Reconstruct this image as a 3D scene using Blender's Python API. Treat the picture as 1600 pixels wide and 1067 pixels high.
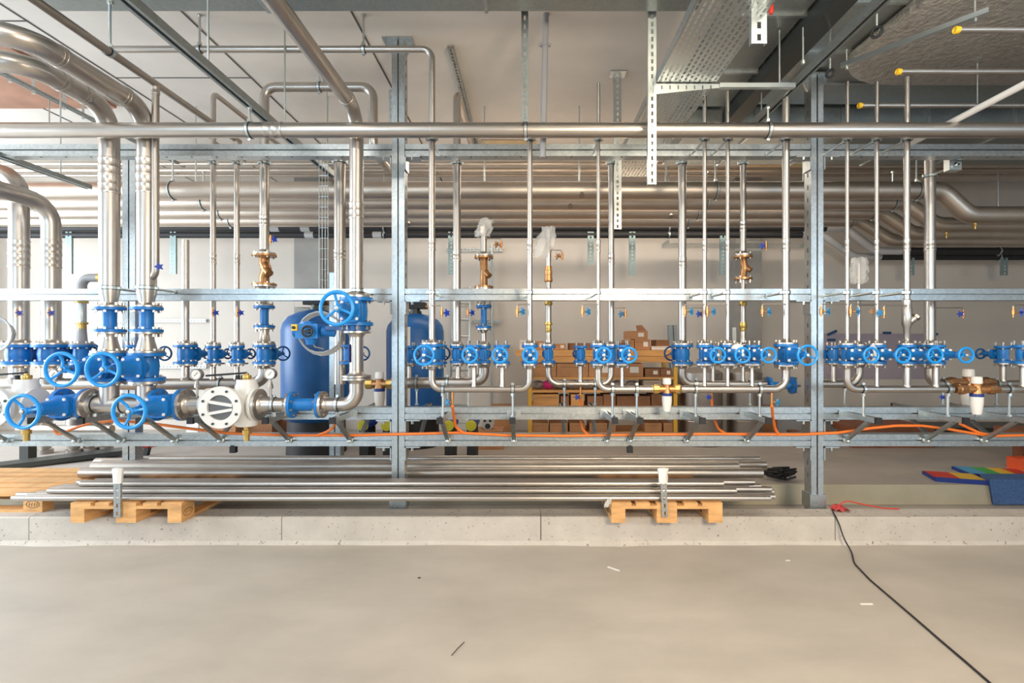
import bpy, math, random
from mathutils import Vector, Matrix
random.seed(7)
S = bpy.context.scene
for o in list(bpy.data.objects): bpy.data.objects.remove(o)
C = S.collection
V = Vector
# ------------------------------------------------------------------ camera, light, exposure
# frame constants: 18 mm lens, eye 1.5 m above the floor, looking straight along +Y (Y = distance from the lens)
CX, CY, F, EYE = 825.0, 535.0, 800.0, 1.5
cd = bpy.data.cameras.new('camera'); cam = bpy.data.objects.new('camera', cd); C.objects.link(cam)
cam.location = (0, 0, EYE); cam.rotation_euler = (math.pi/2, 0, 0)
cd.sensor_width = 36; cd.lens = 18; cd.shift_x = -25/1600; cd.shift_y = 1.5/1600
cd.clip_start = .05; cd.clip_end = 100
S.camera = cam
S.view_settings.view_transform = 'Standard'; S.view_settings.look = 'None'
S.view_settings.gamma = 1; S.view_settings.exposure = -0.08
try: S.view_settings.use_curve_mapping = False
except Exception: pass
w = bpy.data.worlds.new('world'); S.world = w; w.use_nodes = True
nt = w.node_tree; bg = nt.nodes['Background']
tc = nt.nodes.new('ShaderNodeTexCoord'); sp = nt.nodes.new('ShaderNodeSeparateXYZ'); rp = nt.nodes.new('ShaderNodeValToRGB')
mp = nt.nodes.new('ShaderNodeMapRange'); mp.inputs['From Min'].default_value = -1; mp.inputs['From Max'].default_value = 1
nt.links.new(tc.outputs['Generated'], sp.inputs[0]); nt.links.new(sp.outputs['X'], mp.inputs[0]); nt.links.new(mp.outputs[0], rp.inputs[0])
cr = rp.color_ramp; cr.elements[0].position = 0; cr.elements[0].color = (.80, .93, 1.10, 1)
cr.elements[1].position = 1; cr.elements[1].color = (.62, .60, .60, 1)
e = cr.elements.new(.5); e.color = (.72, .68, .63, 1)
nt.links.new(rp.outputs[0], bg.inputs[0]); bg.inputs[1].default_value = .5

def area(name, loc, target, sx, sy, watts, col):
    l = bpy.data.lights.new(name, 'AREA'); l.shape = 'RECTANGLE'; l.size = sx; l.size_y = sy; l.energy = watts; l.color = col
    o = bpy.data.objects.new(name, l); C.objects.link(o); o.location = loc
    o.rotation_euler = (V(target)-V(loc)).to_track_quat('-Z', 'Y').to_euler()
    return o
area('work_lamp', (1.5, -.6, 2.3), (.8, 4.2, 1.5), .9, .6, 150, (1, .83, .62))
area('window_daylight_side', (-7.85, 3.4, 2.1), (0, 4.4, 1.6), 5.5, 2.6, 640, (.82, .92, 1))
area('window_daylight_hall', (-4.1, -2.9, 2.1), (-3.6, 4, 1.6), 3.4, 2.3, 150, (.62, .82, 1))
area('window_daylight_far_hall', (5.8, -2.9, 2.1), (5, 4, 1.8), 2.6, 2.3, 110, (.66, .84, 1))
area('added_fill_near_left', (-2.3, 1.0, 3.75), (-2.3, 1.4, 0), 1.6, .35, 50, (1, .93, .84))  # added overhead fill for the floor, no known fixture
area('added_fill_near_right', (2.0, 1.0, 3.75), (2.0, 1.4, 0), 1.6, .35, 58, (1, .88, .74))  # second unseen fill added overhead, a little warmer
area('added_fill_back_room', (1.0, 6.0, 3.55), (1.0, 6.6, 0), 5.0, .5, 85, (1, .87, .72))  # wide warm fill added to brighten the back room, not a fixture

# ------------------------------------------------------------------ helpers
def at(px, py, D): return V(((px-CX)/F*D, D, EYE-(py-CY)/F*D))
def X(px, D): return (px-CX)/F*D
def Z(py, D): return EYE-(py-CY)/F*D
ORG = {}
def thing(name, label, cat, loc=(0, 0, 0), group=None):
    o = bpy.data.objects.new(name, None); o.empty_display_size = .05; C.objects.link(o); o.location = loc
    o['label'] = label; o['category'] = cat
    if group: o['group'] = group
    ORG[o.name] = V(loc); return o
def tag(o, label, cat, group=None, kind=None):
    o['label'] = label; o['category'] = cat
    if group: o['group'] = group
    if kind: o['kind'] = kind
    return o

class MB:
    def __init__(s): s.v = []; s.f = []; s.m = []
    def face(s, idx, m=0): s.f.append(tuple(idx)); s.m.append(m)
    def ring(s, c, a, b, r, n):
        i = len(s.v)
        for k in range(n):
            t = 2*math.pi*k/n; s.v.append(c + a*(r*math.cos(t)) + b*(r*math.sin(t)))
        return i
    def lathe(s, p0, ax, prof, n=16, m=0, cap=True):
        ax = V(ax).normalized(); a = ax.orthogonal().normalized(); b = ax.cross(a); p0 = V(p0)
        rs = [s.ring(p0+ax*h, a, b, r, n) for h, r in prof]
        for i in range(len(rs)-1):
            for k in range(n):
                k2 = (k+1) % n; s.face((rs[i]+k, rs[i]+k2, rs[i+1]+k2, rs[i+1]+k), m)
        if cap:
            s.face([rs[0]+k for k in reversed(range(n))], m); s.face([rs[-1]+k for k in range(n)], m)
        return s
    def cyl(s, p0, p1, r0, r1=None, n=16, m=0, cap=True):
        p0, p1 = V(p0), V(p1); L = (p1-p0).length
        return s.lathe(p0, p1-p0, [(0, r0), (L, r0 if r1 is None else r1)], n, m, cap)
    def tube(s, pts, r, bend=0, n=14, m=0, seg=7, cap=True):
        pts = fillet([V(p) for p in pts], bend, seg) if bend else [V(p) for p in pts]
        t = [(pts[min(i+1, len(pts)-1)]-pts[max(i-1, 0)]).normalized() for i in range(len(pts))]
        a = t[0].orthogonal().normalized(); rs = []
        for i, p in enumerate(pts):
            if i: a = (t[i-1].rotation_difference(t[i])) @ a
            a = (a - t[i]*a.dot(t[i])).normalized()
            rs.append(s.ring(p, a, t[i].cross(a), r, n))
        for i in range(len(rs)-1):
            for k in range(n):
                k2 = (k+1) % n; s.face((rs[i]+k, rs[i]+k2, rs[i+1]+k2, rs[i+1]+k), m)
        if cap:
            s.face([rs[0]+k for k in reversed(range(n))], m); s.face([rs[-1]+k for k in range(n)], m)
        return s
    def hexa(s, P, m=0):
        i = len(s.v); s.v += [V(p) for p in P]
        for q in ((0, 3, 2, 1), (4, 5, 6, 7), (0, 1, 5, 4), (1, 2, 6, 5), (2, 3, 7, 6), (3, 0, 4, 7)): s.face([i+k for k in q], m)
        return s
    def box(s, lo, hi, m=0):
        x0, y0, z0 = [min(a, b) for a, b in zip(lo, hi)]; x1, y1, z1 = [max(a, b) for a, b in zip(lo, hi)]
        return s.hexa([(x0, y0, z0), (x1, y0, z0), (x1, y1, z0), (x0, y1, z0), (x0, y0, z1), (x1, y0, z1), (x1, y1, z1), (x0, y1, z1)], m)
    def bar(s, p0, p1, wd, ht, up=(0, 0, 1), m=0):
        p0, p1 = V(p0), V(p1); d = (p1-p0).normalized(); up = V(up)
        sd = d.cross(up)
        if sd.length < 1e-4: sd = d.orthogonal()
        sd.normalize(); u = sd.cross(d); P = []
        for p in (p0, p1):
            for a, b in ((-1, -1), (1, -1), (1, 1), (-1, 1)): P.append(p+sd*(a*wd/2)+u*(b*ht/2))
        return s.hexa(P, m)
    def torus(s, c, ax, R, r, n=28, k=8, m=0):
        ax = V(ax).normalized(); a = ax.orthogonal().normalized(); b = ax.cross(a); i0 = len(s.v); c = V(c)
        for i in range(n):
            t = 2*math.pi*i/n; d = a*math.cos(t)+b*math.sin(t)
            for j in range(k):
                q = 2*math.pi*j/k; s.v.append(c+d*(R+r*math.cos(q))+ax*(r*math.sin(q)))
        for i in range(n):
            for j in range(k):
                i2, j2 = (i+1) % n, (j+1) % k
                s.face((i0+i*k+j, i0+i2*k+j, i0+i2*k+j2, i0+i*k+j2), m)
        return s
    def prism(s, poly, p0, p1, up=(0, 0, 1), m=0):
        """poly of (side, up) extruded from p0 to p1"""
        p0, p1 = V(p0), V(p1); d = (p1-p0).normalized(); sd = d.cross(V(up)).normalized(); u = sd.cross(d); n = len(poly); i = len(s.v)
        for p in (p0, p1):
            for a, b in poly: s.v.append(p+sd*a+u*b)
        for k in range(n):
            k2 = (k+1) % n; s.face((i+k, i+k2, i+n+k2, i+n+k), m)
        s.face([i+k for k in reversed(range(n))], m); s.face([i+n+k for k in range(n)], m)
        return s
    def holed(s, c, ax, ro, h, boxes=0): pass
    def build(s, name, mats, parent=None, label=None, kind=None, ang=38):
        me = bpy.data.meshes.new(name)
        if parent is not None: org = ORG[parent.name]
        else:
            xs = [p.x for p in s.v]; ys = [p.y for p in s.v]; zs = [p.z for p in s.v]
            org = V(((min(xs)+max(xs))/2, (min(ys)+max(ys))/2, min(zs)))
        me.from_pydata([p-org for p in s.v], [], s.f)
        if not isinstance(mats, (list, tuple)): mats = [mats]
        for mt in mats: me.materials.append(mt)
        me.polygons.foreach_set('material_index', s.m); me.polygons.foreach_set('use_smooth', [True]*len(s.f))
        me.update(); me.set_sharp_from_angle(angle=math.radians(ang))
        o = bpy.data.objects.new(name, me); C.objects.link(o)
        if parent is not None: o.parent = parent
        else: o.location = org
        ORG[o.name] = org
        if label: o['label'] = label
        if kind: o['kind'] = kind
        return o
def fillet(pts, r, n=7):
    out = [pts[0]]
    for i in range(1, len(pts)-1):
        d1 = (pts[i]-pts[i-1]); d2 = (pts[i+1]-pts[i]); l1, l2 = d1.length, d2.length; d1 = d1/l1; d2 = d2/l2
        th = d1.angle(d2)
        if th < .02: out.append(pts[i]); continue
        t = min(r*math.tan(th/2), l1*.49, l2*.49); rr = t/math.tan(th/2)
        p = pts[i]; c = p+(d2-d1).normalized()*(rr/math.cos(th/2)); ax = d1.cross(d2).normalized(); s0 = p-d1*t-c
        for k in range(n+1): out.append(c+Matrix.Rotation(th*k/n, 3, ax) @ s0)
    out.append(pts[-1]); return out
def copy_tree(o, parent=None):
    c = o.copy(); C.objects.link(c)
    if parent is not None: c.parent = parent
    for ch in o.children: copy_tree(ch, c)
    return c

# ------------------------------------------------------------------ materials
def mat(name, col, rough=.5, metal=0., noise=0., scale=8., bump=0., stretch=None, spec=None, coat=0.):
    m = bpy.data.materials.new(name); m.use_nodes = True; t = m.node_tree; b = t.nodes['Principled BSDF']
    b.inputs['Base Color'].default_value = (*col, 1); b.inputs['Roughness'].default_value = rough; b.inputs['Metallic'].default_value = metal
    if coat: b.inputs['Coat Weight'].default_value = coat
    if noise or bump:
        g = t.nodes.new('ShaderNodeNewGeometry'); mpg = t.nodes.new('ShaderNodeMapping'); n = t.nodes.new('ShaderNodeTexNoise')
        n.inputs['Scale'].default_value = scale; n.inputs['Detail'].default_value = 6; n.inputs['Roughness'].default_value = .6
        t.links.new(g.outputs['Position'], mpg.inputs[0]); t.links.new(mpg.outputs[0], n.inputs[0])
        if stretch: mpg.inputs['Scale'].default_value = stretch
        if noise:
            r = t.nodes.new('ShaderNodeValToRGB'); r.color_ramp.elements[0].position = .3; r.color_ramp.elements[1].position = .7
            r.color_ramp.elements[0].color = (*[max(0, c*(1-noise)) for c in col], 1); r.color_ramp.elements[1].color = (*[min(1, c*(1+noise)) for c in col], 1)
            t.links.new(n.outputs[0], r.inputs[0]); t.links.new(r.outputs[0], b.inputs['Base Color'])
        if bump:
            bp = t.nodes.new('ShaderNodeBump'); bp.inputs['Strength'].default_value = bump; bp.inputs['Distance'].default_value = .03 if name == 'foil_wrap' else .01
            t.links.new(n.outputs[0], bp.inputs['Height']); t.links.new(bp.outputs[0], b.inputs['Normal'])
    return m
def galv(name, col, rough, amt=.13):
    m = mat(name, col, rough, .92); t = m.node_tree; b = t.nodes['Principled BSDF']
    g = t.nodes.new('ShaderNodeNewGeometry'); v = t.nodes.new('ShaderNodeTexVoronoi'); v.inputs['Scale'].default_value = 55
    n = t.nodes.new('ShaderNodeTexNoise'); n.inputs['Scale'].default_value = 6
    t.links.new(g.outputs['Position'], v.inputs[0]); t.links.new(g.outputs['Position'], n.inputs[0])
    mx = t.nodes.new('ShaderNodeMix'); mx.data_type = 'RGBA'; mx.inputs[0].default_value = amt
    mx.inputs[6].default_value = (*col, 1)
    bw = t.nodes.new('ShaderNodeRGBToBW'); t.links.new(v.outputs['Color'], bw.inputs[0]); t.links.new(bw.outputs[0], mx.inputs[7])
    t.links.new(mx.outputs[2], b.inputs['Base Color'])
    mr = t.nodes.new('ShaderNodeMapRange'); mr.inputs['To Min'].default_value = rough-.08; mr.inputs['To Max'].default_value = rough+.12
    t.links.new(n.outputs[0], mr.inputs[0]); t.links.new(mr.outputs[0], b.inputs['Roughness'])
    return m
STEEL = mat('brushed_stainless', (.52, .48, .44), .35, 1, .06, 5, 0)
STEELD = mat('dull_stainless', (.44, .40, .36), .40, 1, .08, 5)
STEELM = mat('matt_pipe_steel', (.60, .53, .46), .42, 1, .08, 3)
GALV = galv('galvanised_steel', (.47, .515, .53), .34)
GALVD = galv('galvanised_duct', (.36, .40, .40), .40, .07)
ZINC = mat('zinc_plate', (.60, .65, .65), .34, .95)
TEAL = mat('weathered_zinc', (.27, .36, .36), .5, .6)
BLUE = mat('blue_valve_paint', (.005, .165, .50), .40, 0, .08, 20)
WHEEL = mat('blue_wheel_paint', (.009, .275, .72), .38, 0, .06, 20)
BLUED = mat('dark_blue', (.008, .10, .32), .38, 0)
TANK = mat('blue_tank_plastic', (.010, .11, .34), .38, 0, .12, 4)
STARB = mat('blue_star_plastic', (.01, .05, .42), .4)
START = mat('teal_star_plastic', (.02, .20, .42), .4)
BRONZE = mat('bronze', (.42, .22, .10), .36, .85, .25, 25)
COPPER = mat('copper_brass', (.62, .30, .12), .34, .85, .1, 20)
BRASS = mat('brass', (.62, .42, .13), .32, .9, .1, 20)
WHITEP = mat('white_plastic', (.80, .78, .74), .4)
CREAM = mat('white_enamel', (.74, .74, .72), .36, 0, .04, 10)
BLACK = mat('black_rubber', (.012, .012, .013), .55)
BLACKP = mat('black_pipe_insulation', (.016, .016, .018), .6)
GREYP = mat('grey_plastic', (.33, .33, .34), .5)
GREYL = mat('light_grey_cable', (.42, .42, .42), .45)
ORANGE = mat('orange_hose', (.90, .21, .03), .4)
YELLOW = mat('yellow_plastic', (.85, .52, .02), .4)
LIME = mat('yellow_green_plastic', (.55, .50, .03), .45)
CARD = mat('cardboard', (.44, .215, .095), .8, 0, .15, 6)
CARDD = mat('dark_cardboard', (.26, .115, .05), .8, 0, .2, 6)
TAPE = mat('parcel_label', (.75, .70, .64), .6)
SHELFY = mat('yellow_shelf_steel', (.75, .40, .03), .4)
WOOD = mat('pallet_wood', (.66, .36, .14), .7, 0, .22, 7, .15, (1, .25, 4))
WOODO = mat('orange_shelf_wood', (.62, .30, .09), .6, 0, .2, 5, 0, (.4, 4, 4))
WOODB = mat('red_brown_board', (.25, .09, .04), .6, 0, .2, 4)
PAPER = mat('white_paper', (.8, .78, .75), .7)
DARKINK = mat('burnt_stamp', (.16, .07, .03), .8)
RED = mat('red_plastic', (.65, .035, .02), .45)
GREEN = mat('green_plastic', (.05, .40, .08), .5)
BLUEF = mat('blue_cloth', (.06, .13, .30), .85, 0, .3, 60, .4)
NAVY = mat('navy_plastic', (.015, .04, .22), .4)
LILAC = mat('lilac_sheet', (.36, .31, .36), .45)
SKYT = mat('blue_tape', (.012, .06, .16), .5)
FOIL = mat('foil_wrap', (.58, .56, .53), .34, .9, .2, 22, 1.0)
CONC = mat('floor_screed', (.43, .385, .33), .44, 0, .13, 1.1, 0, (1, 1.8, 1))
KERB = mat('kerb_concrete', (.52, .475, .42), .75, 0, .10, 5, .25)
PLINTH = mat('plinth_concrete', (.40, .36, .32), .6, 0, .10, 2.5)
PLINF = mat('plinth_edge', (.46, .42, .31), .7, 0, .08, 3)
WALL = mat('plaster_wall', (.58, .53, .47), .85, 0, .04, 1.2)
WALLR = mat('plaster_wall_dark', (.42, .40, .38), .85, 0, .05, 1.2)
CEIL = mat('ceiling_concrete', (.74, .69, .63), .85, 0, .05, 2.2)
COLM = mat('pillar_concrete', (.30, .29, .27), .8, 0, .1, 3)
JOINT = mat('dark_joint', (.10, .095, .09), .9)  # plain dark tone for ceiling joints, post slots and rail holes
SALMON = mat('ceiling_board', (.40, .21, .135), .7, 0, .25, 2.5)
DARKST = mat('dark_steel', (.07, .075, .07), .45, .6)

# pock marks on the kerb
def speckle(m, scale, lo, dark):
    t = m.node_tree; b = t.nodes['Principled BSDF']; src = b.inputs['Base Color'].links[0].from_socket
    g = t.nodes.new('ShaderNodeNewGeometry'); v = t.nodes.new('ShaderNodeTexNoise'); v.inputs['Scale'].default_value = scale; v.inputs['Detail'].default_value = 2
    t.links.new(g.outputs['Position'], v.inputs[0])
    r = t.nodes.new('ShaderNodeValToRGB'); r.color_ramp.elements[0].position = lo; r.color_ramp.elements[1].position = lo+.03
    t.links.new(v.outputs[0], r.inputs[0]); mx = t.nodes.new('ShaderNodeMix'); mx.data_type = 'RGBA'
    t.links.new(r.outputs[0], mx.inputs[0]); mx.inputs[6].default_value = (*dark, 1); t.links.new(src, mx.inputs[7]); t.links.new(mx.outputs[2], b.inputs['Base Color'])
speckle(KERB, 42, .31, (.24, .21, .18)); speckle(CONC, 26, .19, (.30, .27, .23))

# ------------------------------------------------------------------ setting
CEILZ, BACK, FD, RD, KD = 3.90, 7.65, 3.75, 4.45, 3.81
def struct(name, mb, m): return mb.build(name, m, kind='structure')
struct('floor', MB().box((-8, -3, -.12), (8, KD+.02, 0)), CONC)
struct('floor_gutter', MB().box((-8, 4.0, -.12), (8, 4.68, .02)), PLINTH)
pl = struct('floor_plinth', MB().box((-8, 4.70, -.12), (8, BACK, .2)), PLINTH)
struct('trim_1', MB().box((-8, 4.68, -.12), (8, 4.70, .2)), PLINF)
# kerb in cast lengths with joints
kx = [-8, X(45, KD), X(440, KD), X(845, KD), X(1305, KD), 8]
for i in range(5):
    g = .003
    struct(f'trim_{i+2}', MB().prism([(-KD-.19, -.12), (-KD-.19, .2), (-KD-.01, .2), (-KD, .192), (-KD, -.12)], (kx[i]+g, 0, 0), (kx[i+1]-g, 0, 0)), KERB)
mb = MB()
n = 70
for i in range(n):
    x0 = -8+16*i/n; x1 = -8+16*(i+1)/n
    a = .022+.006*math.sin(i*1.7)+.02*max(0, math.sin(i*.35+1))**6; b = .022+.006*math.sin((i+1)*1.7)+.02*max(0, math.sin((i+1)*.35+1))**6
    mb.hexa([(x0, KD-a, 0), (x1, KD-b, 0), (x1, KD+.005, 0), (x0, KD+.005, 0), (x0, KD-.006, .028), (x1, KD-.006, .028), (x1, KD+.005, .028), (x0, KD+.005, .028)])
struct('trim_7', mb, KERB)
struct('ceiling', MB().box((-8, -3.0, CEILZ), (8, BACK+.2, CEILZ+.2)), CEIL)
struct('wall_back', MB().box((-8.2, BACK, -.1), (8.2, BACK+.2, CEILZ)), WALL)
struct('wall_right', MB().box((8, -3, -.1), (8.2, BACK+.2, CEILZ)), WALLR)
mb = MB(); mb.box((-8.2, -3, -.1), (-8, BACK+.2, .8)); mb.box((-8.2, -3, 3.5), (-8, BACK+.2, CEILZ)); mb.box((-8.2, -3, .8), (-8, .6, 3.5)); mb.box((-8.2, 6.4, .8), (-8, BACK+.2, 3.5))
struct('wall_left', mb, WALL)
mb = MB(); mb.box((-8.2, -3.2, -.1), (8.2, -3, .9)); mb.box((-8.2, -3.2, 3.3), (8.2, -3, CEILZ))
for a, b in ((-8.2, -5.9), (-2.3, 4.4), (7.2, 8.2)): mb.box((a, -3.2, .9), (b, -3, 3.3))
struct('wall_front', mb, WALLR)
mb = MB()
for y in (.6, 2.03, 3.46, 4.9, 6.35): mb.box((-8.12, y, .8), (-8.06, y+.06, 3.5))
mb.box((-8.12, .6, .8), (-8.06, 6.4, .86)); mb.box((-8.12, .6, 3.44), (-8.06, 6.4, 3.5))
struct('window_1', mb, WHITEP)
for i, (a, b) in enumerate(((462, 503), (1147, 1188))):
    struct('trim_%d' % (8+i), MB().box((X(a, 7.5), 7.45, .2), (X(b, 7.5), BACK+.01, CEILZ)), COLM)
struct('trim_10', MB().box((X(462, 7.4), 7.36, Z(480, 7.4)), (X(501, 7.4), 7.46, Z(452, 7.4))), WALL)
k = 11
for xj in (-1.28, -2.51, -3.74, -4.97):
    struct(f'trim_{k}', MB().box((xj-.007, 3.0, CEILZ-.004), (xj+.007, BACK, CEILZ+.01)), JOINT); k += 1
for (x0, x1, y) in ((-4.97, -3.74, 3.82), (-3.74, -2.51, 4.64), (-3.74, -2.51, 5.6), (-6.2, -4.97, 4.3), (-2.51, -1.28, 6.2)):
    struct(f'trim_{k}', MB().box((x0, y-.006, CEILZ-.004), (x1, y+.006, CEILZ+.01)), JOINT); k += 1
struct(f'trim_{k}', MB().box((-8, 3.4, CEILZ-.03), (X(182, 5.19), 5.19, CEILZ+.01)), SALMON); k += 1
mb = MB().box((X(1290, 7.6), 7.635, Z(592, 7.6)), (X(1450, 7.6), 7.652, Z(521, 7.6)))
tag(mb.build('protective_sheet', LILAC), 'pale lilac plastic sheet taped flat on the rear wall', 'sheet')
for (a, b, c, d, l) in ((1386, 520, 6, 0, 'short dark blue tape strip at the top edge of the lilac sheet'), (1300, 520, 8, -24, 'slanted dark blue tape piece above the lilac sheet corner'), (1299, 531, 6, 0, 'small dark blue tape piece at the lilac sheet corner'), (1463, 522, 2, 0, 'tiny dark tape dab beside the lilac sheet and wide riser')):
    p = at(a, b, 7.63); q = V((math.cos(math.radians(-d)), 0, math.sin(math.radians(-d))))*(c/F*7.63)
    tag(MB().bar(p-q, p+q, .02, .035).build('tape_strip', SKYT), l, 'tape')

# ------------------------------------------------------------------ steel rack: posts and rails
def strut_prof(h, d, g=.0055):
    hh = h/2
    return [(-d/2, -hh), (d/2, -hh), (d/2, -g), (d/2-.030, -g), (d/2-.030, g), (d/2, g), (d/2, hh), (-d/2, hh), (-d/2, g), (-d/2+.030, g), (-d/2+.030, -g), (-d/2, -g)]
PD = 4.10
def post(px, D, wpx, ztop, label, base=.02, plate=True, group=None):
    x = X(px, D-.05); wd = wpx/F*(D-.05)
    t = thing('rack_post', label, 'post', (x, D, base), group)
    g = .006; hw = wd/2; prof = [(-hw, -.05), (hw, -.05), (hw, .05), (g, .05), (g, .015), (-g, .015), (-g, .05), (-hw, .05)]
    mb = MB().prism([(a, -b) for a, b in reversed(prof)], (x, D, base), (x, D, ztop), up=(0, 1, 0)); 
    if plate:
        for i in range(34):
            z = .42+i*.1
            for s in (-1, 1): mb.box((x+s*(hw+.0005), D-.008, z), (x+s*(hw-.002), D+.008, z+.035), 1)
    mb.build('upright', [GALV, JOINT], t)
    if plate:
        mb = MB().box((x-.12, D-.09, ztop), (x+.12, D+.09, ztop+.012)); mb.build('head_plate', GALV, t)
        for s in (-1, 1):
            MB().hexa([(x+s*hw, D-.01, ztop-.1), (x+s*(hw+.004), D-.01, ztop-.1), (x+s*(hw+.004), D+.01, ztop-.1), (x+s*hw, D+.01, ztop-.1),
                       (x+s*hw, D-.01, ztop), (x+s*(hw+.06), D-.01, ztop), (x+s*(hw+.06), D+.01, ztop), (x+s*hw, D+.01, ztop)]).build('gusset', GALV, t)
        MB().box((x-hw-.015, D-.062, .18), (x+hw+.015, D+.062, .30)).build('foot_bracket', GALV, t)
        MB().box((x-.1, D-.09, base), (x+.1, D+.09, base+.01)).build('foot_plate', GALV, t)
    return t
post(622, PD, 20, CEILZ-.012, 'galvanised double-channel rack post beside the stainless elbow riser, foot behind stacked pipes')
post(1277, PD, 19, 3.608, 'galvanised double-channel rack post with the black cable and red cloth at its foot')
post(201, 4.78, 20, 3.2, 'galvanised rear post showing between the two widest stainless risers', .2, False)
post(523, 4.78, 17, Z(425, 4.7), 'short galvanised rear post between the blue tank and the elbow riser', .2, False)
hl = X(612, 4.05)-.002; hr0 = X(632, 4.05)+.002; h10 = X(1267.5, 4.05)-.002; h11 = X(1286.5, 4.05)+.002
SEGS = [(-7.2, hl, 'left of the post by the elbow riser'), (hr0, h10, 'between the two tall rack posts'), (h11, 7.2, 'right of the post with the cable at its foot')]
def rail(yc, h, nm, perf=False, shelf=False):
    z = Z(yc, 4.05)
    for (a, b, l) in SEGS:
        t = thing('rack_rail', f'{nm} galvanised double-channel rail {l}', 'rail', ((a+b)/2, PD, z-h/2))
        mb = MB().prism(strut_prof(h, .092), (a, PD, z), (b, PD, z))
        if perf:
            x = a+.12
            while x < b-.1: mb.cyl((x, PD-.02, z-h/2-.0015), (x, PD-.02, z-h/2+.002), .009, n=8, m=1); x += .2
        mb.build('channel', [GALV, JOINT], t)
        for xe, s in ((a, 1), (b, -1)):
            if abs(xe) > 6: continue
            mb = MB().box((xe, PD-.058, z-h/2-.012), (xe+s*.12, PD+.05, z-h/2-.002)).box((xe, PD-.058, z-h/2-.11), (xe+s*.01, PD+.05, z-h/2-.002))
            mb.cyl((xe+s*.06, PD-.05, z-h/2-.035), (xe+s*.06, PD-.05, z-h/2-.012), .012, n=6)
            mb.build('end_bracket', GALV, t)
rail(234, 18.5/F*4.05, 'top', True); rail(460, 18/F*4.05, 'waist-height'); rail(646, 19/F*4.05, 'upper knee-height'); rail(688, 18.5/F*4.05, 'lowest')
ZA = Z(646, 4.05); ZB = Z(688, 4.05)

for px, l in ((365, 'small black plastic clip under the lowest rail below the white strainer'), (984, 'small black plastic clip under the lowest rail below the shelving')):
    x = X(px, 4.07); tag(MB().box((x-.022, 4.05, Z(707, 4.07)), (x+.022, 4.09, Z(697, 4.07))).box((x-.014, 4.052, Z(697, 4.07)), (x+.014, 4.088, Z(695, 4.07))).build('rail_clip', BLACK), l, 'clip')
# ------------------------------------------------------------------ cantilever brackets
def bracket(px, front, label):
    x = X(px, 4.05); s = -1 if front else 1; d0 = PD+s*.05; d1 = 3.68 if front else 4.56
    t = thing('cantilever_bracket', label, 'bracket', (x, d0, ZB), 'front cantilever brackets' if front else 'rear cantilever brackets')
    MB().prism([(-.02, -.02), (.02, -.02), (.02, .02), (.009, .02), (.009, -.005), (-.009, -.005), (-.009, .02), (-.02, .02)], (x, d0, ZA), (x, d1, ZA)).build('arm', GALV, t)
    MB().box((x-.022, d1, ZA-.022), (x+.022, d1+s*.02, ZA+.022)).build('end_cap', BLACK, t)
    MB().box((x-.055, d0, ZA-.028), (x+.055, d0+s*.012, ZA+.028)).build('wall_plate', ZINC, t)
    MB().bar((x, d0+s*.01, ZB+.005), (x, d1-s*.09, ZA-.02), .03, .022).build('brace', GALVD, t)
    MB().lathe((x, d0, ZB), (0, s, 0), [(0, .022), (.02, .022), (.022, .014), (.045, .013), (.05, .006)], 8).build('bolt', ZINC, t)
for px, l in ((12, 'under the white flanged filter at the frame edge'), (122, 'under the first large blue header valve'), (192, 'under the stainless tee of the thickest header'), (275, 'under the second large blue header valve'),
              (347, 'under the white strainer with the ribbed round cover'), (453, 'under the pipe just before the blue header spool'), (548, 'under the big stainless elbow'),
              (700, 'beside the orange hose drop right of the elbow-side post'), (803, 'below the front header end, left of the shelving'), (948, 'left of the close pair before the shelf boxes'),
              (984, 'right of the close pair before the shelf boxes'), (1072, 'next to the yellow shelf upright'), (1166, 'left of the orange hose drop before the cable-foot post'),
              (1321, 'first to the right of the cable-foot post'), (1445, 'second to the right of the cable-foot post'), (1535, 'third to the right of the cable-foot post')):
    bracket(px, True, 'galvanised arm with diagonal brace, '+l)
for px, l in ((332, 'behind the white strainer'), (556, 'behind the big stainless elbow'), (652, 'behind the elbow-side post before the blue tank'), (884, 'before the small shelf boxes, under the short rear header'), (934, 'left of the close front pair'), (1322, 'right of the cable-foot post'), (1470, 'behind the double filter unit'), (1568, 'right of the double filter unit')):
    bracket(px, False, 'rear-facing galvanised arm with brace '+l)

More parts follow.
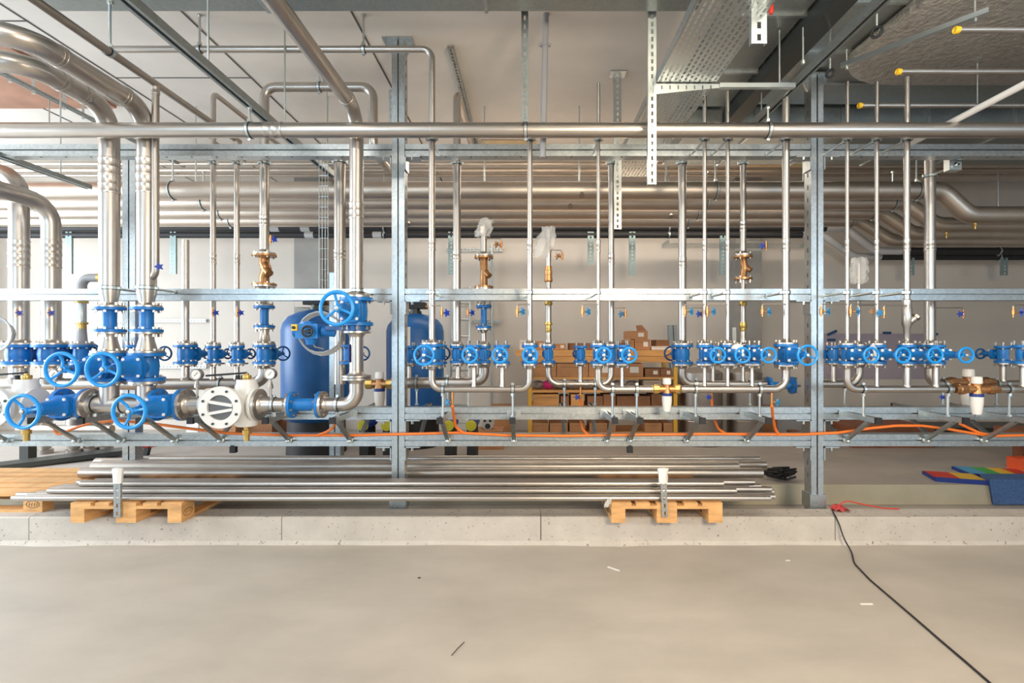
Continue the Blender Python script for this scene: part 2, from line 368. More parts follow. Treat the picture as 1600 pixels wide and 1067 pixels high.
# ------------------------------------------------------------------ pipe fittings
def coupling(mb, c, ax, r, L=.12, m=0):
    ax = V(ax).normalized(); c = V(c)
    return mb.lathe(c-ax*L/2, ax, [(0, r-.001), (0, r+.003), (.010, r+.005), (.018, r+.002), (L*.46, r+.002), (L*.48, r+.003), (L*.52, r+.003), (L*.54, r+.002), (L-.018, r+.002), (L-.010, r+.005), (L, r+.003), (L, r+.001)], 36, m, cap=False)
def clamp_part(t, c, ax, r, to=None, rod=.0085, name='pipe_clamp'):
    """two-piece clamp with rubber lining, bolt ears and a threaded rod to the point `to`"""
    c = V(c); ax = V(ax).normalized()
    mb = MB().lathe(c-ax*.014, ax, [(0, r-.001), (0, r+.004), (.028, r+.004), (.028, r-.001)], 30, 1, cap=False)
    mb.lathe(c-ax*.010, ax, [(0, r+.003), (0, r+.0075), (.020, r+.0075), (.020, r+.003)], 30, 0, cap=False)
    sd = ax.cross(V((0, 1, 0)) if abs(ax.y) < .9 else V((0, 0, 1))).normalized()
    for s in (-1, 1):
        p = c+sd*s*(r+.012); mb.bar(p-ax*.010, p+ax*.010, .012, .02, sd); 
    o = mb.build(name, [ZINC, BLACK], t)
    if to is not None:
        to = V(to); d = (to-c).normalized()
        MB().cyl(c+d*(r+.004), to, rod, n=8).cyl(c+d*(r+.003), c+d*(r+.025), rod*1.9, n=6).cyl(to-d*.012, to, rod*2, n=6).build('threaded_rod', ZINC, o)
    return o
def cflange(t, c, ax, rp, rf, th=.014, name='weld_flange', m=None):
    """counter flange with a weld neck; ax points to the pipe side"""
    mb = MB().lathe(c, ax, [(0, rf), (th, rf), (th+.004, rp+.014), (th+.018, rp+.003), (th+.03, rp)], 22)
    return mb.build(name, m or STEEL, t)

# ------------------------------------------------------------------ gate valves
PROTO = {}
def valve(c, size, facing, label, horiz=False, group=None, wheel_label=None):
    """size -> flange radius, face to face, reach of the stem, wheel radius"""
    rf, h, L, rw = {'S': (.060, .138, .26, .060), 'M': (.083, .150, .29, .076), 'L': (.118, .205, .385, .118), 'R': (.136, .172, .40, .10), 'T': (.062, .148, .22, .054), 'U': (.092, .165, .34, .074)}[size]
    s = -1 if facing == 'f' else 1; key = (size, s, horiz)
    if key in PROTO:
        t = copy_tree(PROTO[key]); t.location = V(c)-(V((0, 0, 0)) if horiz else V((0, 0, h/2))); t['label'] = label
        if 'group' in t: del t['group']
        if group: t['group'] = group
        return t
    loc = V(c)-(V((0, 0, 0)) if horiz else V((0, 0, h/2)))
    t = thing('gate_valve', label, 'valve', loc, group); ORG[t.name] = V((0, 0, 0))
    o = V((0, 0, 0)) if horiz else V((0, 0, h/2)); ax = V((1, 0, 0)) if horiz else V((0, 0, 1)); f = V((0, s, 0)); sd = ax.cross(f)
    rb = rf*.62; fw = .018 if rf < .1 else .024
    mb = MB().lathe(o-ax*(h/2-.004), ax, [(0, rf*.7), (.02, rb), (h*.33, rb*1.06), (h/2, rb*1.1), (h*.66, rb*1.06), (h-.028, rb), (h-.008, rf*.7)], 22)
    mb.cyl(o, o+f*(rf*.92), rb*.84, n=20)
    mb.bar(o-f*rb*1.02+ax*h*.3, o-f*rb*1.02-ax*h*.3, .012, .02)
    mb.build('valve_body', BLUE, t)
    nb = 4 if rf < .08 else 8
    for e in (-1, 1):
        mb = MB().lathe(o+ax*e*(h/2), -ax*e, [(0, rf), (fw, rf), (fw+.006, rf*.8)], 26)
        for k in range(nb):
            a = 2*math.pi*(k+.5)/nb; p = o+ax*e*(h/2)+(f*math.cos(a)+sd*math.sin(a))*rf*.80
            mb.cyl(p-ax*e*(fw+.016), p-ax*e*fw, .0085, n=6, m=1).cyl(p+ax*e*.014, p+ax*e*.030, .0095, n=6, m=1).cyl(p-ax*e*fw, p+ax*e*.014, .006, n=6, m=1)
        mb.build('flange', [BLUE, STEELD], t)
    b0 = rf*.92
    # bonnet: rounded cover plate, bolts and tapering neck
    mb = MB(); pw = rf*.74; poly = []
    for k in range(24):
        a = 2*math.pi*k/24; q = 4; ca, sa = math.cos(a), math.sin(a)
        rr = (abs(ca)**q+abs(sa)**q)**(-1/q); poly.append((pw*.92*rr*ca, pw*rr*sa))
    mb.prism(poly, o+f*b0, o+f*(b0+.018), up=ax); mb.prism([(a*.94, b*.94) for a, b in poly], o+f*(b0+.021), o+f*(b0+.040), up=ax)
    mb.lathe(o+f*(b0+.038), f, [(0, pw*.80), (.02, pw*.62), ((L-b0)*.42, pw*.52), ((L-b0)*.50, pw*.46), ((L-b0)*.52, pw*.34), ((L-b0)*.62, pw*.32)], 18)
    for a in (-1, 1):
        for b in (-1, 1):
            p = o+ax*a*pw*.66+sd*b*pw*.60+f*(b0+.038); mb.lathe(p, f, [(0, .011), (.008, .011), (.012, .005)], 8, m=1)
    mb.build('bonnet', [BLUE, WHITEP], t)
    MB().cyl(o+f*(b0+.05), o+f*(L+.012), .010 if rf < .1 else .015, n=10).build('stem', STEELD, t)
    mb = MB().torus(o+f*L, f, rw-.011, .0085 if rf < .1 else .0125, 32, 8)
    for k in range(3):
        a = math.radians(100+120*k); d = ax*math.sin(a)+sd*math.cos(a)
        pts = [o+f*(L-.012)+d*(rw*.12), o+f*(L-.02)+d*(rw*.45), o+f*(L-.002)+d*(rw-.012)]
        mb.tube(pts, .0058 if rf < .1 else .009, .04, 8)
    mb.lathe(o+f*(L-.03), f, [(0, rw*.22), (.028, rw*.20), (.034, rw*.14)], 12)
    wh = mb.build('handwheel', WHEEL if s < 0 else BLUED, t)  # rear-facing wheels get a darker blue than front ones
    MB().lathe(o+f*(L+.004), f, [(0, .012), (.01, .012), (.013, .006)], 6).build('hub_nut', ZINC, wh)
    PROTO[key] = t
    # keep a pristine copy for later instances
    if wheel_label: pass
    return t
VY = 553.5
zf, zr = Z(VY, FD), Z(VY, RD)
VH = {'S': .138, 'M': .150, 'L': .205, 'R': .172, 'T': .148, 'U': .165}; VR = {'S': .06, 'M': .083, 'L': .118, 'R': .15, 'T': .062, 'U': .092}
GF, GR = 'front row gate valves', 'rear row gate valves'
front_valves = [
 (675, 'M', 'blue gate valve under the first slim front riser right of the elbow-side post'),
 (740, 'S', 'blue gate valve with no pipe above, between the two blue-spool side risers left of shelving'),
 (784, 'S', 'blue gate valve with no pipe above, wheel facing out, first left of the shelving-side riser'),
 (828, 'S', 'small blue gate valve standing alone at the left edge of the shelving'),
 (935, 'S', 'blue gate valve below the thinnest front riser before the cardboard shelf'),
 (972, 'S', 'blue gate valve with open top at the right of the shelf group'),
 (1101, 'S', 'blue gate valve left of the one partly wrapped in white, before the steel tanks'),
 (1137, 'S', 'blue gate valve whose wheel has a white patch behind it, before the steel tanks'),
 (1175, 'S', 'blue gate valve with open top left of the lone front valve by the cable-foot post'),
 (1228, 'M', 'larger blue gate valve touching the cable-foot post, wheel beside the post'),
 (1324, 'S', 'blue gate valve with clear tape hanging from its wheel'),
 (1370, 'S', 'blue gate valve second from the cable-foot post in the front row'),
 (1417, 'S', 'blue gate valve below the Y-shaped steel strainer'),
 (1462, 'S', 'blue gate valve with open top, wheel standing clear on the right of its group'),
 (1598, 'S', 'blue gate valve cut by the picture edge at right'),
]
for px, sz, l in front_valves: valve((X(px, FD), FD, zf), sz, 'f', l, group=GF)
rear_valves = [
 (30, 'R', 'widest rear blue valve nearest the cable coil, under the outermost wide riser'),
 (80, 'R', 'wide rear blue valve under the second wide riser from the cable coil'),
 (128, 'U', 'rear blue valve below the brass-fitted glass tube with grey elbow'),
 (214, 'U', 'rear blue valve half hidden behind the second widest riser, small wheel showing'),
 (290, 'U', 'rear blue valve under the short capped riser left of the brass-tapped pair'),
 (333, 'T', 'rear blue valve under the first brass-tapped thin riser'),
 (370, 'T', 'rear blue valve under the thin riser with the black tap fitting'),
 (413, 'U', 'rear blue valve under the narrow blue spool, wheel overlapping the blue tank'),
 (547, 'U', 'rear blue valve half hidden behind the elbow riser'),
 (640, 'T', 'rear blue valve just right of the elbow-side post without a riser'),
 (682, 'U', 'rear blue valve behind the first front valve, dark wheel to its right'),
 (714, 'T', 'rear blue valve under the plain riser with the ladder behind it'),
 (756, 'T', 'rear blue valve between two front wheels, under the small blue spool'),
 (857, 'T', 'rear blue valve under the brass-fitted riser at the shelving'),
 (907, 'T', 'rear blue valve with open top in the middle of the shelf group'),
 (955, 'T', 'rear blue valve between two front wheels at the right of the shelf group'),
 (1066, 'U', 'rear blue valve with dark wheel at the yellow shelf upright'),
 (1114, 'T', 'rear blue valve hidden behind the first wheel before the steel tanks'),
 (1161, 'T', 'rear blue valve under the bronze strainer before the grey pillar'),
 (1302, 'T', 'rear blue valve with open top right beside the cable-foot post'),
 (1342, 'T', 'rear blue valve under the thin riser wrapped in clear film'),
 (1453, 'U', 'rear blue valve under the widest riser right of the cable-foot post'),
 (1567, 'T', 'rear blue valve with dark wheel near the picture edge'),
]
for px, sz, l in rear_valves: valve((X(px, RD), RD, zr), sz, 'r', l, group=GR)
HZ = Z(632, FD)   # thick header height
BZ = Z(573, FD)
GL = 'large gate valves at the thick header'
valve((X(171, FD), FD, BZ), 'L', 'f', 'large blue gate valve under the widest riser nearest the left pair of rear risers', group=GL)
valve((X(229, FD), FD, BZ), 'L', 'f', 'large blue gate valve under the widest riser beside the short capped riser', group=GL)
valve((X(557, FD), FD, Z(487, FD)), 'L', 'f', 'large blue gate valve high on the elbow riser beside the actuator', group=GL)
valve((X(117, FD), FD, HZ), 'L', 'f', 'large blue gate valve in the thick header next to the cut-off white filter', True, GL)
valve((X(266, FD), FD, HZ), 'L', 'f', 'large blue gate valve in the thick header next to the ribbed white strainer', True, GL)

# ------------------------------------------------------------------ risers
def riser(name, px, dpx, D, ytop, ybot, label, coup=(), clamps=(), mat_=None, fl=None, group=None, path=None, bend=.09, noback=False):
    r = dpx/2/F*D; x = X(px, D); z0 = Z(ybot, D)
    t = thing(name, label, 'pipe', (x, D, z0), group)
    pts = path or [(x, D, z0), (x, D, Z(ytop, D))]
    MB().tube(pts, r, bend, 18).build('pipe', mat_ or STEEL, t)
    for y in coup: coupling(MB(), (x, D, Z(y, D)), (0, 0, 1), r, max(.09, r*1.9)).build('press_coupling', mat_ or STEEL, t)
    for y in clamps:
        to = (x, PD-.05, Z(y, D)) if D < PD else (x, PD+.05, Z(y, D))
        clamp_part(t, (x, D, Z(y, D)), (0, 0, 1), r, None if noback else to)
    if fl:
        for y, e, rf in fl: cflange(t, V((x, D, Z(y, D))), (0, 0, e), r, rf)
    return t
top_f = VY-.069*208; top_m = VY-.075*208; top_t = VY-.074*180; top_u = VY-.0825*180; top_r = VY-.086*180
RF, RR = 'front risers', 'rear risers'
# the two widest risers: up, towards the room, then away along the wall
def big(px, z, dl, lab):
    x = X(px, FD); r = .0635
    t = thing('pipe_riser', lab, 'pipe', (x, FD, Z(455, FD)))
    MB().tube([(x, FD, Z(453, FD)), (x, FD, z), (x, dl, z), (-5.2, dl, z)], r, .19, 22, seg=9).build('pipe', STEEL, t)
    for y in (262, 289): coupling(MB(), (x, FD, Z(y, FD)), (0, 0, 1), r, .13).build('press_coupling', STEEL, t)
    for d in (FD-.22, dl+.24): coupling(MB(), (x, d, z), (0, 1, 0), r, .05).build('press_coupling', STEEL, t)
    clamp_part(t, (x, FD, Z(450, FD)), (0, 0, 1), r, (x, PD-.05, Z(450, FD)))
    MB().lathe((x, FD, Z(453, FD)), (0, 0, -1), [(0, r), (.02, r), (.105, .046), (.12, .046)], 22).build('reducer', STEEL, t)
    cflange(t, V((x, FD, Z(480.5, FD))), (0, 0, 1), .046, .098)
big(171, 3.213, 3.114, 'widest stainless riser, elbowed forward at the top, nearest the coil')
big(229, 3.202, 2.807, 'widest stainless riser, elbowed forward at the top, beside the short capped riser')
def spool(c, ax, L, rb, rf, label, group='blue flanged spools', nb=8, m=None):
    ax = V(ax); c = V(c); a0 = c-ax*L/2
    t = thing('flanged_spool', label, 'pipe fitting', a0 if ax.z > .5 else c-V((0, 0, rf)), group)
    MB().lathe(a0+ax*.012, ax, [(0, rb*1.15), (.02, rb), (L-.044, rb), (L-.024, rb*1.15)], 18).build('spool_body', m or BLUE, t)
    sd = ax.orthogonal().normalized(); s2 = ax.cross(sd)
    for e in (0, 1):
        p = a0+ax*(L*e); d = ax*(1-2*e)
        mb = MB().lathe(p, d, [(0, rf), (.02, rf), (.025, rf*.75)], 24)
        for k in range(nb):
            a = 2*math.pi*(k+.5)/nb; q = p+(sd*math.cos(a)+s2*math.sin(a))*rf*.80
            mb.cyl(q+d*.02, q+d*.038, .009, n=6, m=1).cyl(q-d*.034, q-d*.014, .010, n=6, m=1).cyl(q-d*.014, q+d*.02, .006, n=6, m=1)
        mb.build('flange', [m or BLUE, STEELD], t)
    return t
for px, l in ((171, 'blue flanged spool on the widest riser nearest the coil'), (229, 'blue flanged spool on the widest riser by the short riser')):
    spool((X(px, FD), FD, Z(499.5, FD)), (0, 0, 1), (519-480)/F*FD, .046, .104, l)
    x = X(px, FD)
    t = thing('pipe_reducer', 'conical stainless reducer below the spool on '+l.split(' on ')[1], 'pipe fitting', (x, FD, BZ+.103))
    MB().lathe((x, FD, Z(519, FD)), (0, 0, -1), [(0, .098), (.012, .098), (.014, .05), (.03, .047), (.055, .049), (.12, .066), (.135, .068)], 22).build('cone', STEEL, t)
    zt = Z(519, FD)-.135
    MB().lathe((x, FD, BZ+.1035), (0, 0, 1), [(0, .112), (.015, .112), (.017, .07), (max(.02, zt-BZ-.1035), .066)], 24).build('weld_flange', STEEL, t)
# front slim risers
riser('pipe_riser', 675, 10, FD, 0, top_m, 'slim stainless front riser bent over near the ceiling, right of the elbow-side post', (382,), (218, 457), fl=[(top_m, 1, .08)], group=RF,
      path=[(X(675, FD), FD, Z(top_m, FD)), (X(675, FD), FD, Z(77, FD)), (X(178, FD), FD, Z(77, FD))], bend=.07)
for px, d, yt, c, l in ((828, 8, 207, (385,), 'slim stainless front riser at the left edge of the shelving'),
                     (935, 5.4, 130, (385,), 'thinnest stainless front riser before the cardboard shelf'), (1101, 6, 146, (385,), 'thin stainless front riser first of the pair before the steel tanks'),
                     (1137, 6, 143, (385,), 'thin stainless front riser second of the pair, left of the grey pillar'),
                     (1324, 5.5, 128, (384,), 'thin stainless front riser first after the cable-foot post'), (1370, 6, 128, (384,), 'thin stainless front riser second after the cable-foot post')):
    riser('pipe_riser', px, d, FD, yt, top_f, l, c, (218, 457), fl=[(top_f, 1, .057)], group=RF)
riser('pipe_riser', 1228, 11, FD, 136, top_m, 'medium stainless front riser just left of the cable-foot post', (383,), (218, 457), fl=[(top_m, 1, .08)], group=RF)
riser('pipe_riser', 1417, 9, FD, 121, 490, 'medium stainless front riser above the Y-shaped strainer', (383,), (218, 457), group=RF)
riser('pipe_riser', 1598, 9, FD, 560, top_f, 'short stainless front pipe at the picture edge', fl=[(top_f, 1, .057)], ) if 0 else None
# Y strainer
x = X(1417, FD); zs = Z(500, FD); t = thing('strainer', 'Y-shaped stainless strainer on the medium riser after the cable-foot post', 'strainer', (x, FD, Z(top_f, FD)))
MB().lathe((x, FD, Z(top_f, FD)+.03), (0, 0, 1), [(0, .02), (.10, .024), (.12, .034), (.24, .034), (.25, .03), (.30, .031), (.305, .022)], 16).build('strainer_body', STEEL, t)
MB().cyl((x, FD, zs-.03), (x+.045, FD-.02, zs+.015), .024, n=14).cyl((x+.045, FD-.02, zs+.015), (x+.058, FD-.022, zs+.028), .029, n=6).build('screen_cap', STEEL, t)
cflange(t, V((x, FD, Z(top_f, FD))), (0, 0, 1), .022, .057)
# rear risers
def rx(px): return X(px, RD)
riser('pipe_riser', 30, 25, RD, 0, top_r, 'wide stainless rear riser nearest the coil, elbowed away at the top', (387, 407), (), fl=[(top_r, 1, .132)], group=RR,
      path=[(rx(30), RD, Z(top_r, RD)), (rx(30), RD, Z(270, RD)), (-5.6, RD-.05, Z(262, RD))], bend=.2)
riser('pipe_riser', 80, 25, RD, 0, top_r, 'wide stainless rear riser second from the coil, with sloping elbow at the top', (387, 407), (), fl=[(top_r, 1, .132)], group=RR,
      path=[(rx(80), RD, Z(top_r, RD)), (rx(80), RD, Z(318, RD)), (rx(80)-.12, RD-.5, Z(318, RD)+.02), (rx(80)-1.2, RD-.52, Z(318, RD)+.03)], bend=.2)
riser('pipe_riser', 290, 10, RD, 375, top_u, 'short stainless rear riser ending open at mid height against the pale wall', (), (), fl=[(top_u, 1, .088)], group=RR)
riser('pipe_riser', 333, 8, RD, 0, top_t, 'thin stainless rear riser first of the brass-tapped pair', (405,), (255,), fl=[(top_t, 1, .06)], group=RR,
      path=[(rx(333), RD, Z(top_t, RD)), (rx(333), RD, Z(145, RD)), (rx(333), RD+1.2, Z(145, RD))], bend=.06)
riser('pipe_riser', 370, 8, RD, 222, top_t, 'thin stainless rear riser second of the brass-tapped pair', (405,), (255,), fl=[(top_t, 1, .06)], group=RR)
riser('pipe_riser', 413, 14, RD, 0, 398, 'medium stainless rear riser above the bronze strainer, bridged across at the top', (345,), (255,), fl=[(398, 1, .095)], group=RR,
      path=[(rx(413), RD, Z(398, RD)), (rx(413), RD, Z(136, RD)), (rx(583), RD, Z(136, RD)), (rx(583), RD, Z(235, RD)), (rx(583), RD+.5, Z(235, RD))], bend=.1)
riser('pipe_riser', 531, 17, RD, 230, 600, 'wide stainless rear riser just left of the elbow riser', (398,), (253,), group=RR)
riser('pipe_riser', 714, 12, RD, 0, top_t, 'plain stainless rear riser before the ladder', (400,), (255,), fl=[(top_t, 1, .06)], group=RR,
      path=[(rx(714), RD, Z(top_t, RD)), (rx(714), RD, Z(146, RD)), (rx(714), RD+1.1, Z(146, RD))], bend=.07)
riser('pipe_riser', 955, 9, RD, 232, top_t, 'slim stainless rear riser at the right of the shelf group', (405,), (255,), fl=[(top_t, 1, .06)], group=RR)
riser('pipe_riser', 1066, 12, RD, 232, top_u, 'stainless rear riser above the dark wheel near the yellow shelf upright', (410,), (255,), fl=[(top_u, 1, .088)], group=RR)
riser('pipe_riser', 1161, 9, RD, 232, 400, 'slim stainless rear riser above the bronze strainer before the grey pillar', (353,), (255,), fl=[(400, 1, .075)], group=RR)
riser('pipe_riser', 1342, 5, RD, 412, top_t, 'thin stainless rear riser wrapped in clear film at its top', (), (), fl=[(top_t, 1, .055)], group=RR)
riser('pipe_riser', 1453, 15, RD, 250, top_u, 'widest stainless riser right of the cable-foot post', (384,), (275,), fl=[(top_u, 1, .088)], group=RR)
# elbow riser: header elbow, flange, riser, forward elbow
xe = X(557, FD); rE = .05
t = thing('pipe_riser', 'stainless elbow riser above the large valve, swinging forward under the ceiling', 'pipe', (xe, FD, Z(464, FD)))
MB().tube([(xe, FD, Z(464, FD)), (xe, FD, 3.193), (xe, 1.9, 3.193)], rE, .16, 20, seg=9).build('pipe', STEEL, t)
for y in (330,): coupling(MB(), (xe, FD, Z(y, FD)), (0, 0, 1), rE, .12).build('press_coupling', STEEL, t)
coupling(MB(), (xe, FD-.2, 3.193), (0, 1, 0), rE, .04).build('press_coupling', STEEL, t)
clamp_part(t, (xe, FD, Z(454, FD)), (0, 0, 1), rE, (xe, PD-.05, Z(454, FD)))
cflange(t, V((xe, FD, Z(487, FD)+.1025)), (0, 0, 1), rE, .112)
t = thing('pipe_riser', 'short stainless pipe between the dark blue butterfly valve and the big elbow', 'pipe', (xe, FD, Z(589, FD)))
MB().cyl((xe, FD, Z(589, FD)), (xe, FD, Z(518, FD)), rE, n=20).build('pipe', STEEL, t)
cflange(t, V((xe, FD, Z(589, FD))), (0, 0, 1), rE, .105); cflange(t, V((xe, FD, Z(517.5, FD))), (0, 0, -1), rE, .105)
MB().box((xe-.045, FD-.0515, Z(566, FD)), (xe-.035, FD-.035, Z(538, FD))).build('blue_marking', NAVY, t)
# butterfly valve with electric actuator
zb = (Z(487, FD)-.1025+Z(517, FD))/2; t = thing('butterfly_valve', 'dark blue butterfly valve with electric actuator beside the elbow riser', 'valve', (xe, FD, Z(517, FD)))
hb = Z(487, FD)-.1025-Z(517, FD)
MB().cyl((xe, FD, zb-hb/2+.001), (xe, FD, zb+hb/2-.001), .088, n=24).bar((xe-.08, FD-.02, zb), (xe-.2, FD-.07, zb), .03, .03).build('wafer_body', BLUED, t)
a = at(486, 517, 3.72)
MB().box((a.x-.085, a.y-.07, a.z-.055), (a.x+.075, a.y+.07, a.z+.05)).cyl((a.x-.02, a.y, a.z+.05), (a.x-.02, a.y, a.z+.068), .05, n=16).cyl((a.x+.075, a.y, a.z-.002), (a.x+.17, a.y+.02, a.z-.008), .035, n=14).cyl((a.x-.085, a.y, a.z+.0), (a.x-.12, a.y, a.z), .045, n=14).cyl((a.x, a.y, a.z-.055), (a.x, a.y, a.z-.10), .045, .03, n=14).build('actuator', BLUE, t)
q = MB().box((a.x-.105, a.y-.085, a.z+.0), (a.x-.065, a.y-.07, a.z+.045)).build('isolator_plate', YELLOW, t)
MB().cyl((a.x-.085, a.y-.085, a.z+.022), (a.x-.085, a.y-.10, a.z+.022), .011, n=12).build('isolator_knob', BLACK, q)
MB().torus((a.x+.015, a.y-.1, a.z-.005), (0, 1, 0), .036, .008, 22, 8).cyl((a.x+.015, a.y-.105, a.z-.005), (a.x+.015, a.y-.06, a.z-.005), .016, n=12).bar((a.x-.02, a.y-.1, a.z-.005), (a.x+.05, a.y-.1, a.z-.005), .012, .012).build('hand_knob', BLACK, t)
mb = MB()
for k in range(3):
    pts = []
    for i in range(19):
        an = 2*math.pi*i/18+.3*k; pts.append(at(500+34*math.cos(an)+k*2, 519+32*math.sin(an)+k*2, 3.9+.012*k+.02*math.sin(an)))
    mb.tube(pts, .007, 0, 8)
mb.tube([at(486, 530, 3.72), at(492, 542, 3.8), at(505, 545, 3.9)], .005, .03, 8)
tag(mb.build('cable_coil', GREYL), 'grey cable coil looped round the blue actuator', 'cable')
mb = MB()
for k in range(4):
    pts = [at(-8+(27+k*1.5)*math.cos(2*math.pi*i/20), 522+(27-k*2)*math.sin(2*math.pi*i/20), 3.95+.015*k) for i in range(21)]
    mb.tube(pts, .007, 0, 8)
mb.bar(at(-8, 495, 4.0), at(-8, 470, 4.04), .01, .01)
tag(mb.build('cable_coil', GREYL), 'grey cable coil hanging at the picture edge by the wide rear riser', 'cable')

# bronze strainers and blue spools on rear risers
def bronze(px, y0, y1, rf, r, label, kink=0):
    x = rx(px); a, b = Z(y1, RD), Z(y0, RD); h = b-a
    t = thing('strainer', label, 'strainer', (x, RD, a))
    for z, e in ((a, 1), (b, -1)):
        mb = MB().lathe((x, RD, z), (0, 0, e), [(0, rf), (.016, rf), (.02, r*1.2)], 22)
        for k in range(4):
            an = math.pi/4+k*math.pi/2; p = V((x+rf*.78*math.cos(an), RD+rf*.78*math.sin(an), z))
            mb.cyl(p-V((0, 0, e*.03)), p+V((0, 0, e*.03)), .008, n=6, m=1)
        mb.build('flange', [BRONZE, STEELD], t)
    MB().tube([(x, RD, b-.015), (x+kink*.1, RD-.01, a+h*.70), (x+kink, RD-.02, a+h*.5), (x+kink*.1, RD-.01, a+h*.28), (x, RD, a+.015)], r, .05, 16).build('strainer_body', BRONZE, t)
    MB().cyl((x+kink*.2, RD-.01, a+h*.58), (x+r*1.5*(1 if kink >= 0 else -1)+kink*.2, RD-.05, a+h*.36), r*.92, r*.8, n=14).build('screen_cap', BRONZE, t)
bronze(413, 398, 446, .10, .042, 'large bronze Y strainer on the bridged rear riser', .035)
bronze(756, 401, 450, .082, .034, 'bronze strainer between ladder and shelving, film-wrapped pipe above', .008)
bronze(1161, 400, 437, .078, .030, 'bronze strainer before the grey pillar', .006)
def plain(px, y0, y1, d, label, D=RD, fl=()):
    r = d/2/F*D; x = X(px, D); t = thing('pipe_piece', label, 'pipe', (x, D, Z(y1, D)))
    MB().cyl((x, D, Z(y1, D)), (x, D, Z(y0, D)), r, n=16).build('pipe', STEEL, t)
    for y, e, rf in fl: cflange(t, V((x, D, Z(y, D))), (0, 0, e), r, rf)
    return t
plain(413, 446, 478, 12, 'stainless piece behind the waist rail between bronze strainer and blue spool', fl=[(446, -1, .095), (478, 1, .075)])
spool((rx(413), RD, Z(495, RD)), (0, 0, 1), 34/F*RD, .034, .085, 'blue flanged spool under the large bronze Y strainer', nb=4)
t = thing('pipe_reducer', 'conical stainless reducer under the blue spool beside the blue tank', 'pipe fitting', (rx(413), RD, zr+.083))
MB().lathe((rx(413), RD, zr+.083), (0, 0, 1), [(0, .088), (.014, .088), (.016, .06), (.03, .048), (.12, .034), (Z(512, RD)-zr-.098, .034), (Z(512, RD)-zr-.096, .08), (Z(512, RD)-zr-.083, .08)], 20).build('cone', STEEL, t)
plain(756, 450, 478, 9, 'stainless piece behind the waist rail under the bronze strainer left of shelving', fl=[(450, -1, .08), (478, 1, .065)])
spool((rx(756), RD, Z(495, RD)), (0, 0, 1), 36/F*RD, .026, .068, 'slim blue flanged spool on the film-wrapped riser', nb=4)
plain(756, 513, top_t, 8, 'short stainless piece under the slim blue spool', fl=[(513, -1, .065), (top_t, 1, .06)])
plain(756, 352, 401, 9.5, 'film-topped stainless pipe end above the bronze strainer', fl=[(401, 1, .08)])
# brass metered runs
def brass_run(px, label, ytube0, ytube1, segs, rt):
    x = rx(px); t = thing('pipe_riser', label, 'pipe', (x, RD, zr+.074), RR)
    MB().cyl((x, RD, Z(ytube1, RD)), (x, RD, Z(ytube0, RD)), rt, n=16).build('sight_tube', STEEL, t)
    for y0, y1, r, m in segs:
        h = Z(y0, RD)-Z(y1, RD)
        MB().lathe((x, RD, Z(y1, RD)), (0, 0, 1), [(0, r*.86), (h*.2, r), (h*.55, r), (h*.6, r*.88), (h, r*.88)], 12).build({BRASS: 'brass_fitting', COPPER: 'brass_fitting', STEEL: 'pipe', GREYP: 'grey_sleeve', BLACK: 'black_fitting'}[m], m, t)
    cflange(t, V((x, RD, zr+.074)), (0, 0, 1), rt*.9, .06)
brass_run(857, 'brass-fitted stainless riser before the shelving, film wrapped at its top', 474, 503, [(358, 417, .024, STEEL), (416, 432, .034, COPPER), (431, 441, .036, COPPER), (440, 470, .026, STEEL), (469, 477, .036, BRASS), (503, 508, .036, BRASS), (507, 520, .028, BRASS), (519, 541, .028, STEEL)], .025)
brass_run(1161, 'brass-fitted stainless run under the bronze strainer before the grey pillar', 477, 504, [(437, 472, .024, STEEL), (469, 478, .032, BRASS), (503, 513, .034, BRASS), (512, 518, .026, BRASS), (517, 541, .026, STEEL)], .022)
x = rx(128); t = thing('pipe_riser', 'rear pipe with brass unions, clear tube and grey plastic elbow behind the waist rail', 'pipe', (x, RD, zr+.083), RR)
MB().cyl((x, RD, Z(506, RD)), (x, RD, Z(472, RD)), .034, n=16).build('sight_tube', ZINC, t)
MB().lathe((x, RD, Z(474, RD)), (0, 0, 1), [(0, .048), (.02, .048), (.022, .036), (.07, .036)], 10).build('brass_fitting', BRASS, t)
MB().lathe((x, RD, Z(516, RD)), (0, 0, 1), [(0, .034), (.05, .034), (.052, .045), (.07, .045)], 10).build('brass_fitting', BRASS, t)
MB().lathe((x, RD, zr+.083), (0, 0, 1), [(0, .088), (.012, .088), (.014, .042), (.06, .038), (.12, .034), (.14, .034)], 16).build('grey_sleeve', GREYP, t)
MB().tube([(x, RD, Z(466, RD)), (x, RD, Z(434, RD)), (x+.15, RD, Z(434, RD))], .036, .10, 16).build('grey_elbow', GREYP, t)
MB().lathe((x+.15, RD, Z(434, RD)), (1, 0, 0), [(0, .04), (.03, .04), (.032, .03), (.06, .03)], 10).build('brass_fitting', BRASS, t)

